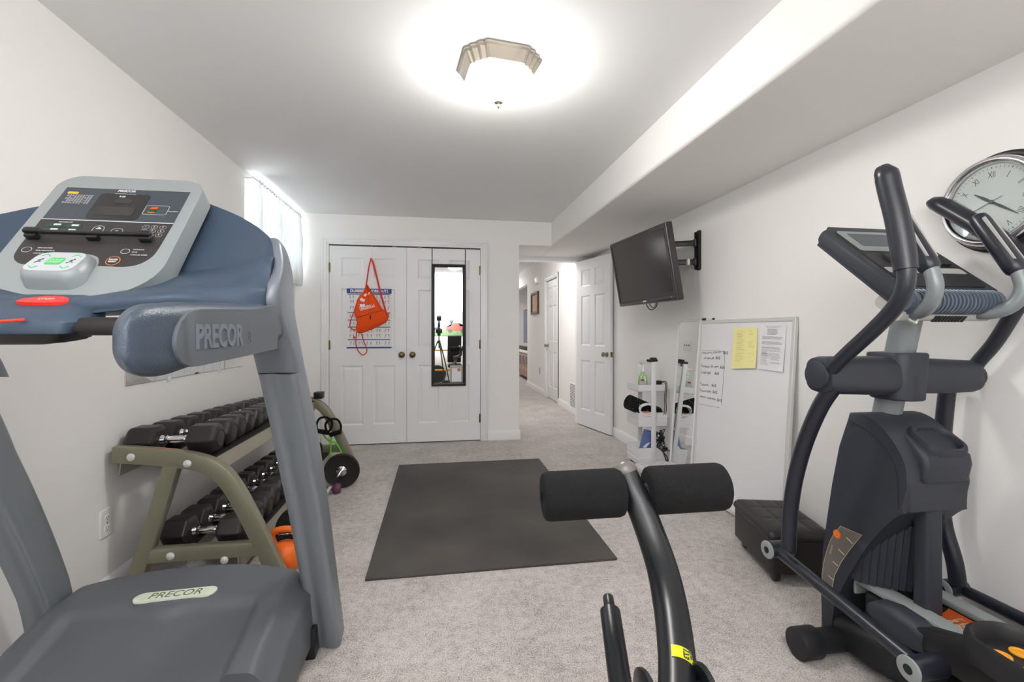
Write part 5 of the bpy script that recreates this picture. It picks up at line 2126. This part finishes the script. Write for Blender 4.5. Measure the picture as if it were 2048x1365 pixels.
ln = []
for v in (.95, .92, .88, .86, .84, .81, .79, .76, .72, .68, .65, .62, .59, .56, .52, .50, .47, .44, .38, .35, .32, .29, .26, .23, .20, .17):
    ln.append((.16, .16 + rw.uniform(.2, .38), v))
for v in (.93, .90, .87, .83, .66, .63, .60, .57, .54, .52, .36, .30, .25, .17):
    ln.append((.66, .66 + rw.uniform(.12, .26), v))
sheet('yellow_note', ((1466, 738), (1515, 737), (1516, 656), (1468, 657)), mW2, .012, 'notepad', 'yellow lined paper taped on the whiteboard', 'paper', ln, 'palepencil')
ln = [(.22, .82, .965), (.26, .75, .94)]
for v in (.90, .885, .87, .855, .84, .825, .81, .795, .78):
    ln.append((.3, .3 + rw.uniform(.25, .42), v))
for v in (.735, .72, .70, .685, .62, .60, .585, .565, .50, .485, .47, .44, .42, .37, .35, .33, .31, .29, .27, .25, .23, .18, .16):
    ln.append((.1 if v > .3 else .5, rw.uniform(.8, .92), v))
for k in range(14):
    ln.append((.10 + .01 * (k % 3), .30 + .22 * rw.random(), .40 - .022 * k))
sheet('printed_sheet', ((1518, 738), (1568, 745), (1574, 650), (1522, 649)), mW2, .006, 'paper', 'white printed sheet with scribbles taped beside the yellow paper', 'paper', ln, 'inkd')
# marker pen lying on the board's top edge
pt = mW @ Vector((.005, H_ + .008, -.010))
mk = thing('marker_pen', 'black and white marker pen lying on the top edge of the whiteboard', 'marker', tuple(pt))
bm = B()
dm_ = mW.to_3x3() @ Vector((1, 0, 0))
cyl(bm, pt + dm_ * .05, pt + dm_ * .125, .008, 14)
obj('barrel', bm, 'whiteplas', mk)
bm = B()
cyl(bm, pt, pt + dm_ * .05, .0095, 14, .002)
cyl(bm, pt + dm_ * .125, pt + dm_ * .135, .008, 14, .002)
obj('cap', bm, 'blackplas', mk)

mM = frame((1.812, 3.392, .012), (0, -1, 0), (.085, 0, 1.228))
lm = thing('leaning_mirror', 'white framed mirror leaning on the wall between the cart and the whiteboard', 'mirror', (1.85, 3.23, 0))
bm = B()
W2, H2 = .318, 1.236
rings = []
for ins, z in ((.0, -.016), (.0, .002), (.003, .005), (.013, .004), (.016, .0), (.016, -.004)):
    rings.append([mM @ Vector(p) for p in ((ins, ins, z), (W2 - ins, ins, z), (W2 - ins, H2 - ins, z), (ins, H2 - ins, z))])
loft(bm, rings, cap=False)
obj('frame', bm, 'white', lm, ang=20)
bm = B()
bx(bm, .012, W2 - .012, .012, H2 - .012, -.008, -.003, 0, mM)
obj('mirror_glass', bm, 'mirror', lm)

# ------------------------------------------------------------------ slim three tier cart and what is on it
ct_ = thing('storage_cart', 'slim white three tier metal cart beside the leaning mirror', 'cart', (1.735, 3.62, 0))
cx0, cx1, cy0, cy1 = 1.610, 1.862, 3.505, 3.745
TIERS = ((.660, .058, 'top'), (.372, .116, 'mid'), (.060, .140, 'low'))
for z, h, _ in TIERS:
    bm = B()
    rings = []
    for ins, zz in ((.010, z), (.004, z + .006), (.0, z + h - .004), (.0, z + h), (.004, z + h), (.004, z + h - .004), (.010, z + .009), (.012, z + .007)):
        rings.append([Vector(p) for p in ((cx0 + ins, cy0 + ins, zz), (cx1 - ins, cy0 + ins, zz), (cx1 - ins, cy1 - ins, zz), (cx0 + ins, cy1 - ins, zz))])
    loft(bm, rings)
    if h > .1:
        for k in (1, 2):
            zz = z + h * k / 3
            bx(bm, cx0 - .0015, cx1 + .0015, cy0 - .0015, cy1 + .0015, zz - .002, zz + .002)
    obj('tray', bm, 'cartwhite', ct_, ang=30)
for y in (cy0 - .008, cy1 + .008):
    bm = B()
    bx(bm, 1.716, 1.756, y - .008, y + .008, .02, .905, .004)
    obj('post', bm, 'cartwhite', ct_)
bm = B()
bx(bm, 1.722, 1.750, cy0 - .008, cy1 + .008, .885, .905, .004)
obj('carry_bar', bm, 'cartwhite', ct_)
for x in (cx0 + .03, cx1 - .03):
    for y in (cy0 + .03, cy1 - .03):
        bm = B()
        cyl(bm, (x - .009, y, .022), (x + .009, y, .022), .022, 18, .003)
        bx(bm, x - .008, x + .008, y - .008, y + .008, .03, .066)
        obj('castor', bm, 'blackplas', ct_)
sb_ = thing('soap_bottle', 'green hand soap pump bottle on the top tray of the white cart', 'bottle', (1.668, 3.56, .669))
sxp, syp = 1.672, 3.560
bm = B()
loft(bm, [[Vector((sxp + p[0], syp + p[1], z)) for p in rrect(w, d, min(w, d) * .35, 5)] for z, w, d in ((.669, .066, .044), (.674, .074, .050), (.735, .074, .050), (.780, .066, .046), (.800, .040, .034), (.808, .026, .026), (.822, .026, .026))])
sbb = obj('bottle_body', bm, 'soap', sb_)
bm = B()
loft(bm, [[Vector((sxp - .010 + p[0] * .9, syp + p[1], z)) for p in rrect(.048, .0515, .012, 5)] for z in (.690, .765)])
sl_ = obj('label', bm, 'soaplabel', sbb)
bm = B()
bx(bm, sxp - .030, sxp - .002, syp - .0270, syp - .025, .748, .762)
obj('label_patch', bm, 'pink', sl_)
bm = B()
lathe(bm, [(.015, .820), (.016, .836), (.008, .838), (.006, .862), (.0005, .864)], Matrix.Translation((sxp, syp, 0)), 20)
bx(bm, sxp - .011, sxp + .011, syp - .010, syp + .010, .858, .874, .004)
bx(bm, sxp - .045, sxp, syp - .006, syp + .006, .862, .872, .003)
obj('pump', bm, 'whiteplas', sb_)
sp2 = thing('phone_clamp', 'small black clamp clipped on the carry bar of the white cart', 'clamp', (1.735, 3.53, .905))
bm = B()
mcl = Matrix.Translation((1.742, 3.535, .916)) @ Matrix.Rotation(.25, 4, 'Z')
box(bm, (0, 0, 0), (.085, .045, .020), mcl, .005)
obj('jaw', bm, 'blackplas', sp2)
bm = B()
box(bm, (.012, 0, .016), (.05, .036, .016), mcl, .005)
box(bm, (0, 0, -.020), (.02, .02, .03), mcl, .003)
obj('spring_body', bm, 'blackplas', sp2)
ad = thing('power_adapter', 'small black power adapter with cord on the top tray by the soap', 'adapter', (1.81, 3.55, .70))
bm = B()
box(bm, (1.800, 3.545, .730), (.050, .040, .035), I4, .006)
obj('brick', bm, 'blackplas', ad)
bm = B()
tube(bm, spl([(1.825, 3.545, .735), (1.845, 3.53, .742), (1.856, 3.51, .735), (1.850, 3.494, .70), (1.842, 3.492, .60), (1.846, 3.493, .52), (1.842, 3.50, .47)], 6), .003, 8)
tube(bm, spl([(1.822, 3.540, .728), (1.838, 3.52, .735), (1.840, 3.495, .715), (1.830, 3.492, .62), (1.833, 3.494, .53), (1.830, 3.51, .46)], 6), .003, 8)
obj('lead', bm, 'blackplas', ad)
# foam roller lying across the middle tray
fr2 = thing('foam_roller', 'black speckled foam roller lying across the middle tray of the cart', 'foam roller', (1.70, 3.62, .5))
ra, rb_ = Vector((1.545, 3.575, .575)), Vector((1.825, 3.60, .455))
bm = B()
dr = rb_ - ra
mr2 = Matrix.Translation(ra) @ dr.to_track_quat('Z', 'Y').to_matrix().to_4x4()
lathe(bm, [(.030, .004), (.031, 0), (.058, 0), (.0615, .005), (.0615, dr.length - .005), (.058, dr.length), (.031, dr.length), (.030, dr.length - .004)], mr2, 40)
rol = obj('roller', bm, 'foam', fr2)
bm = B()
rs = random.Random(5)
for k in range(110):
    a, z = rs.uniform(0, 2 * PI), rs.uniform(.006, dr.length - .006)
    p = mr2 @ Vector((.0612 * math.cos(a), .0612 * math.sin(a), z))
    box(bm, (0, 0, 0), (.0042, .0042, .0016), frame(p, mr2.to_3x3() @ Vector((0, 0, 1)), mr2.to_3x3() @ Vector((-math.sin(a), math.cos(a), 0))))
obj('speckle', bm, 'sand', rol)
cc = thing('cable_coil', 'coil of white cable lying in the middle tray of the cart', 'cable', (1.69, 3.51, .49))
bm = B()
rc = random.Random(9)
for k in range(6):
    c = Vector((1.690 + rc.uniform(-.012, .012), 3.508 + rc.uniform(-.006, .006), .520 + rc.uniform(-.010, .008)))
    r = .052 + rc.uniform(-.008, .010)
    ph = rc.uniform(0, 6)
    tube(bm, spl([c + Vector((r * 1.15 * math.cos(ph + a * PI / 5), .010 * math.sin(a * 1.3 + ph), r * .82 * math.sin(ph + a * PI / 5))) for a in range(10)], 4), .0042, 8)
obj('loop', bm, 'whiteplas', cc)
tn = thing('tan_strap', 'folded tan strap under the white cable coil in the middle tray', 'strap', (1.69, 3.53, .49))
bm = B()
bx(bm, 1.630, 1.715, 3.519, 3.535, .382, .498, .006)
obj('fold', bm, 'cork', tn)
bxo = thing('printed_box', 'blue printed box tilted in the bottom tray of the cart', 'box', (1.68, 3.58, .1))
mbx = Matrix.Translation((1.712, 3.560, .212)) @ Matrix.Rotation(.30, 4, 'Y') @ Matrix.Rotation(-.10, 4, 'X')
bm = B()
box(bm, (0, 0, 0), (.110, .040, .240), mbx, .002)
bx1 = obj('carton', bm, 'boxblue', bxo)
bm = B()
slab(bm, [(-.045, -.03), (-.018, -.028), (.012, .03), (-.022, .008)], mbx @ Matrix.Rotation(PI / 2, 4, 'X'), .0202, .0212)
obj('pale_print', bm, 'paper', bx1)
bm = B()
lathe(bm, [(.0005, .0202), (.014, .0202), (.014, .0212), (.0005, .0212)], mbx @ Matrix.Rotation(PI / 2, 4, 'X') @ Matrix.Translation((.020, .055, 0)), 18)
obj('round_print', bm, 'orange', bx1)
bm = B()
slab(bm, [(.02, -.04), (.048, -.04), (.052, .02), (.036, .0)], mbx @ Matrix.Rotation(PI / 2, 4, 'X'), .0202, .0212)
obj('orange_print', bm, 'orange', bx1)
cbn = thing('cable_tangle', 'tangle of black cables spilling from the bottom tray of the cart', 'cable', (1.82, 3.5, .2))
bm = B()
rc = random.Random(21)
for k in range(7):
    base = Vector((1.806, 3.535, .245))
    pts = [base + Vector((rc.uniform(-.05, .05), rc.uniform(-.03, .03), rc.uniform(-.05, .10))) for a in range(7)]
    tube(bm, spl(pts, 6), .0032, 8)
tube(bm, spl([(1.80, 3.53, .25), (1.775, 3.500, .225), (1.770, 3.488, .205), (1.80, 3.480, .180), (1.85, 3.484, .12), (1.850, 3.484, .05), (1.846, 3.48, .006)], 6), .004, 8)
tube(bm, spl([(1.78, 3.50, .21), (1.82, 3.478, .185), (1.87, 3.42, .20), (1.885, 3.40, .215), (1.86, 3.43, .195), (1.82, 3.485, .17), (1.84, 3.486, .10), (1.856, 3.48, .006)], 6), .004, 8)
obj('lead', bm, 'blackplas', cbn)
bm = B()
box(bm, (1.838, 3.515, .185), (.045, .04, .03), I4, .005)
obj('plug', bm, 'blackplas', cbn)

# ------------------------------------------------------------------ step stool, ottoman
st = thing('step_stool', 'low pale grey step stool with dotted top behind the foam rollers', 'stool', (1.50, 2.94, 0))
bm = B()
prism(bm, rrect(.30, .25, .05, 6, (1.512, 2.94)), I4, .190, .220, .010, 3)
sto = obj('top', bm, 'stool', st)
bm = B()
for i in range(7):
    for j in range(5):
        x, y = 1.412 + i * .0335, 2.86 + j * .040 + (.02 if i % 2 else 0) - .01
        lathe(bm, [(.0005, .2195), (.006, .2195), (.006, .2210), (.0005, .2212)], Matrix.Translation((x, y, 0)), 10)
obj('grip_dots', bm, 'lgrey', sto)
for sx in (-1, 1):
    for sy in (-1, 1):
        bm = B()
        loft(bm, [[Vector((1.512 + sx * xx + p[0], 2.94 + sy * yy + p[1], z)) for p in rrect(.05, .05, .012, 3)] for z, xx, yy in ((0, .125, .10), (.195, .11, .085))])
        obj('leg', bm, 'stool', st)

on = Vector((1.522, 1.876, 0))
of_ = Vector((1.612, 2.236, 0))
ed = (of_ - on).normalized()
rt = Vector((ed.y, -ed.x, 0))
mO2 = frame(on - ed * .035 - rt * .012, ed, -rt)         # x along the long side, y away from... 
mO2 = frame(on - ed * .03 - rt * .03, rt, ed)            # x towards the wall, y away from camera
OW, OL = .275, .415
ot = thing('ottoman', 'low black leatherette ottoman on castors standing by the whiteboard', 'ottoman', (1.72, 2.05, 0))
bm = B()
prism(bm, rrect(OW, OL, .02, 4, (OW / 2, OL / 2)), mO2, .055, .205, .006)
obj('body', bm, 'leather', ot)
bm = B()
NXo, NYo = 32, 36
rings = []
for ins, z in ((.010, .203), (-.003, .206), (-.007, .214), (-.006, .226), (.0, .238), (.010, .246)):
    rings.append([mO2 @ Vector((p[0], p[1], z)) for p in rrect(OW - 2 * ins, OL - 2 * ins, .022, 5, (OW / 2, OL / 2))])
loft(bm, rings, cap=False)
rows = []
for j in range(NYo + 1):
    row = []
    for i in range(NXo + 1):
        x, y = .010 + (OW - .02) * i / NXo, .010 + (OL - .02) * j / NYo
        gx = abs(((x / OW * 3) + .5) % 1 - .5) * OW / 3
        gy = abs(((y / OL * 3) + .5) % 1 - .5) * OL / 3
        e = min(x - .010, OW - .010 - x, y - .010, OL - .010 - y)
        puff = .010 * min(1, e / .03) ** .6
        gr = 0
        if e > .02:
            gr = .006 * (math.exp(-(gx / .006) ** 2) + math.exp(-(gy / .006) ** 2))
        row.append(mO2 @ Vector((x, y, .2455 + puff - min(gr, .007))))
    rows.append(row)
loft(bm, rows, cap=False, closed=False)
obj('padded_lid', bm, 'leather', ot, ang=60)
for x in (.045, OW - .045):
    for y in (.05, OL - .05):
        bm = B()
        c = mO2 @ Vector((x, y, .030))
        cyl(bm, c - rt * .014, c + rt * .014, .029, 24, .006)
        bx(bm, x - .022, x + .022, y - .018, y + .018, .044, .058, .003, mO2)
        obj('castor', bm, 'blackplas', ot)

# ------------------------------------------------------------------ the hall seen through the doorway
mH = frame((HX, 0, 0), (0, -1, 0), (0, 0, 1))           # x = -y of the room
vn = thing('wall_vent', 'white slotted return air vent low on the hall wall', 'vent', (HX, 6.2, .25))
bm = B()
prism(bm, rrect(.30, .36, .004, 2, (-6.20, .245)), mH, 0, .008, .003)
vg = obj('frame', bm, 'white', vn)
bm = B()
for k in range(15):
    z = .095 + k * .0215
    bx(bm, -6.325, -6.075, z, z + .008, .0075, .0085, 0, mH)
obj('slot', bm, 'inkd', vg)
hp = thing('hall_picture', 'framed brown picture hanging on the hall wall past the open door', 'picture', (HX, 8.73, 1.7))
bm = B()
rings = []
p0, p1, pz0, pz1 = -9.06, -8.42, 1.49, 1.92
for ins, z in ((0, 0), (0, .03), (.006, .036), (.04, .032), (.05, .018), (.05, .008)):
    rings.append([mH @ Vector(p) for p in ((p0 + ins, pz0 + ins, z), (p1 - ins, pz0 + ins, z), (p1 - ins, pz1 - ins, z), (p0 + ins, pz1 - ins, z))])
loft(bm, rings, cap=False)
obj('frame', bm, 'walnut', hp, ang=20)
bm = B()
bx(bm, p0 + .045, p1 - .045, pz0 + .045, pz1 - .045, .002, .010, 0, mH)
obj('print', bm, 'art', hp)
sd = thing('door_chime', 'small white chime box high on the hall wall above the picture', 'chime', (HX, 8.5, 2.13))
bm = B()
prism(bm, rrect(.20, .13, .01, 3, (-8.5, 2.13)), mH, 0, .05, .008)
obj('cover', bm, 'whiteplas', sd)
sd2 = thing('hall_outlet', 'white outlet plate low on the hall wall past the hall door', 'outlet', (HX, 8.35, .4))
bm = B()
prism(bm, rrect(.075, .118, .005, 3, (-8.35, .42)), mH, 0, .006, .003)
obj('cover_plate', bm, 'lgrey', sd2)
# television cabinet in the far room
tc = thing('tv_cabinet', 'pinkish wood cabinet under the television in the far room', 'cabinet', (2.25, 10.9, 0))
bm = B()
bx(bm, 2.02, 2.50, 10.15, 11.85, .08, .64, .008)
obj('carcass', bm, 'tvstand', tc)
bm = B()
bx(bm, 1.99, 2.52, 10.12, 11.88, .64, .70, .012)
obj('top', bm, 'whiteplas', tc)
for k, y in enumerate((10.20, 10.62, 11.04, 11.46)):
    bm = B()
    bx(bm, 2.005, 2.022, y, y + .37, .34, .61, .004)
    dr_ = obj('door', bm, 'tvstand', tc)
    bm = B()
    bx(bm, 2.001, 2.0055, y + .06, y + .31, .38, .57)
    obj('glass', bm, 'lcd', dr_)
    bm = B()
    bx(bm, 2.005, 2.022, y, y + .37, .10, .32, .004)
    d_ = obj('drawer', bm, 'tvstand', tc)
    bm = B()
    bx(bm, 1.992, 2.006, y + .15, y + .22, .20, .22, .003)
    obj('handle', bm, 'nickel', d_)
for y in (10.18, 11.82):
    for x in (2.05, 2.47):
        bm = B()
        bx(bm, x - .03, x + .03, y - .03, y + .03, 0, .09, .004)
        obj('foot', bm, 'tvstand', tc)
ft = thing('far_television', 'large television standing on the cabinet in the far room', 'tv', (2.25, 11.0, .7))
bm = B()
bx(bm, 2.20, 2.24, 10.22, 11.80, .86, 1.72, .008)
obj('housing', bm, 'tvbezel', ft)
bm = B()
bx(bm, 2.196, 2.201, 10.25, 11.77, .89, 1.69)
obj('screen', bm, 'fartv', ft)
bm = B()
bx(bm, 2.12, 2.34, 10.8, 11.2, .70, .715, .004)
bx(bm, 2.20, 2.24, 10.95, 11.05, .71, .88, .004)
obj('stand', bm, 'blackplas', ft)
sbar = tag(obj('sound_bar', bx(B(), 2.03, 2.11, 10.4, 11.6, .70, .79, .012), 'blackplas'), 'black sound bar in front of the far television', 'sound bar')

# ------------------------------------------------------------------ behind the camera, seen in the door mirror
mR = frame((0, YR, 0), (-1, 0, 0), (0, 0, 1))
pic = thing('landscape_print', 'wide unframed print of a red pickup in a field on the rear wall', 'picture', (.2, YR, 1.3))
x0, x1, z0, z1 = -.75, .45, 1.05, 1.61
bm = B()
bx(bm, x0, x1, z0, z1, .003, .02, .002, mR)
pc = obj('canvas', bm, 'sky', pic)
bm = B()
slab(bm, [(x0, z0), (x1, z0), (x1, z0 + .14), (x0, z0 + .17)], mR, .019, .0215)
obj('field', bm, 'field', pc)
bm = B()
slab(bm, [(-.62, 1.17), (-.16, 1.16), (-.15, 1.25), (-.26, 1.27), (-.30, 1.34), (-.44, 1.35), (-.47, 1.27), (-.62, 1.27)], mR, .021, .023)
obj('pickup', bm, 'truckred', pc)
bm = B()
for x in (-.54, -.25):
    lathe(bm, [(.0005, .021), (.05, .021), (.05, .024), (.0005, .024)], mR @ Matrix.Translation((x, 1.17, 0)), 20)
for k in range(9):
    a = math.radians(40 + 12 * k)
    tube(bm, [mR @ Vector((-.28, 1.3, .022)), mR @ Vector((-.28 + .07 * math.cos(a), 1.38 + .05 * math.sin(a), .022)), mR @ Vector((-.28 + .15 * math.cos(a), 1.40 + .12 * math.sin(a), .022))], .004, 4)
for k in range(12):
    lathe(bm, [(.0005, .020), (.03, .020), (.03, .0225), (.0005, .0225)], mR @ Matrix.Translation((-.02 + .035 * k, 1.21 + .012 * (k % 3), 0)), 10)
obj('trees', bm, 'treedark', pc)
tp = thing('camera_tripod', 'black camera on a three legged tripod before the rear wall', 'tripod', (0, -.06, 0))
bm = B()
cyl(bm, (0, -.045, HC), (0, -.012, HC), .036, 28, .003)
obj('lens', bm, 'blackplas', tp)
bm = B()
box(bm, (0, -.085, HC + .005), (.135, .075, .095), I4, .014)
box(bm, (0, -.085, HC + .060), (.055, .06, .03), I4, .010)
obj('camera_body', bm, 'blackplas', tp)
bm = B()
box(bm, (0, -.10, 1.28), (.055, .045, .09), I4, .006)
box(bm, (0, -.085, 1.36), (.04, .035, .10), I4, .006)
mfh = Matrix.Translation((0, -.098, 1.458)) @ Matrix.Rotation(1.0, 4, 'X')
box(bm, (0, 0, -.042), (.10, .10, .075), mfh, .008)
obj('fill_light_housing', bm, 'blackplas', tp)  # housing made up to hold the added fill light
bm = B()
cyl(bm, (0, -.085, .80), (0, -.085, HC - .05), .014, 16)
box(bm, (0, -.085, HC - .065), (.07, .07, .05), I4, .01)
cyl(bm, (0, -.085, .90), (0, -.085, .97), .035, 20, .006)
obj('centre_column', bm, 'blackplas', tp)
for a in (70, 190, 310):
    d = Vector((math.cos(math.radians(a)), math.sin(math.radians(a)), 0))
    bm = B()
    tube(bm, [Vector((0, -.085, .94)) + d * .03, Vector((0, -.085, .5)) + d * .20, Vector((0, -.085, .008)) + d * .36], [.015, .013, .010], 12)
    obj('leg', bm, 'blackplas', tp)
wp_ = thing('weight_plate', 'single black weight plate leaning on the rear wall', 'weight plate', (.0, -.75, 0))
bm = B()
mwp = frame((-.04, -.775, .196), (1, 0, 0), (0, -.20, .98))
lathe(bm, [(.026, 0), (.045, .002), (.05, -.004), (.10, -.008), (.15, -.008), (.165, .0), (.185, .002), (.196, -.004), (.197, -.024), (.19, -.03), (.026, -.03)], mwp, 56)
obj('disc', bm, 'rubber', wp_)
bm = B()
lathe(bm, [(.0262, .003), (.038, .003), (.038, .005), (.0262, .005)], mwp, 28, cap=False)
obj('hub_ring', bm, 'chrome', wp_)
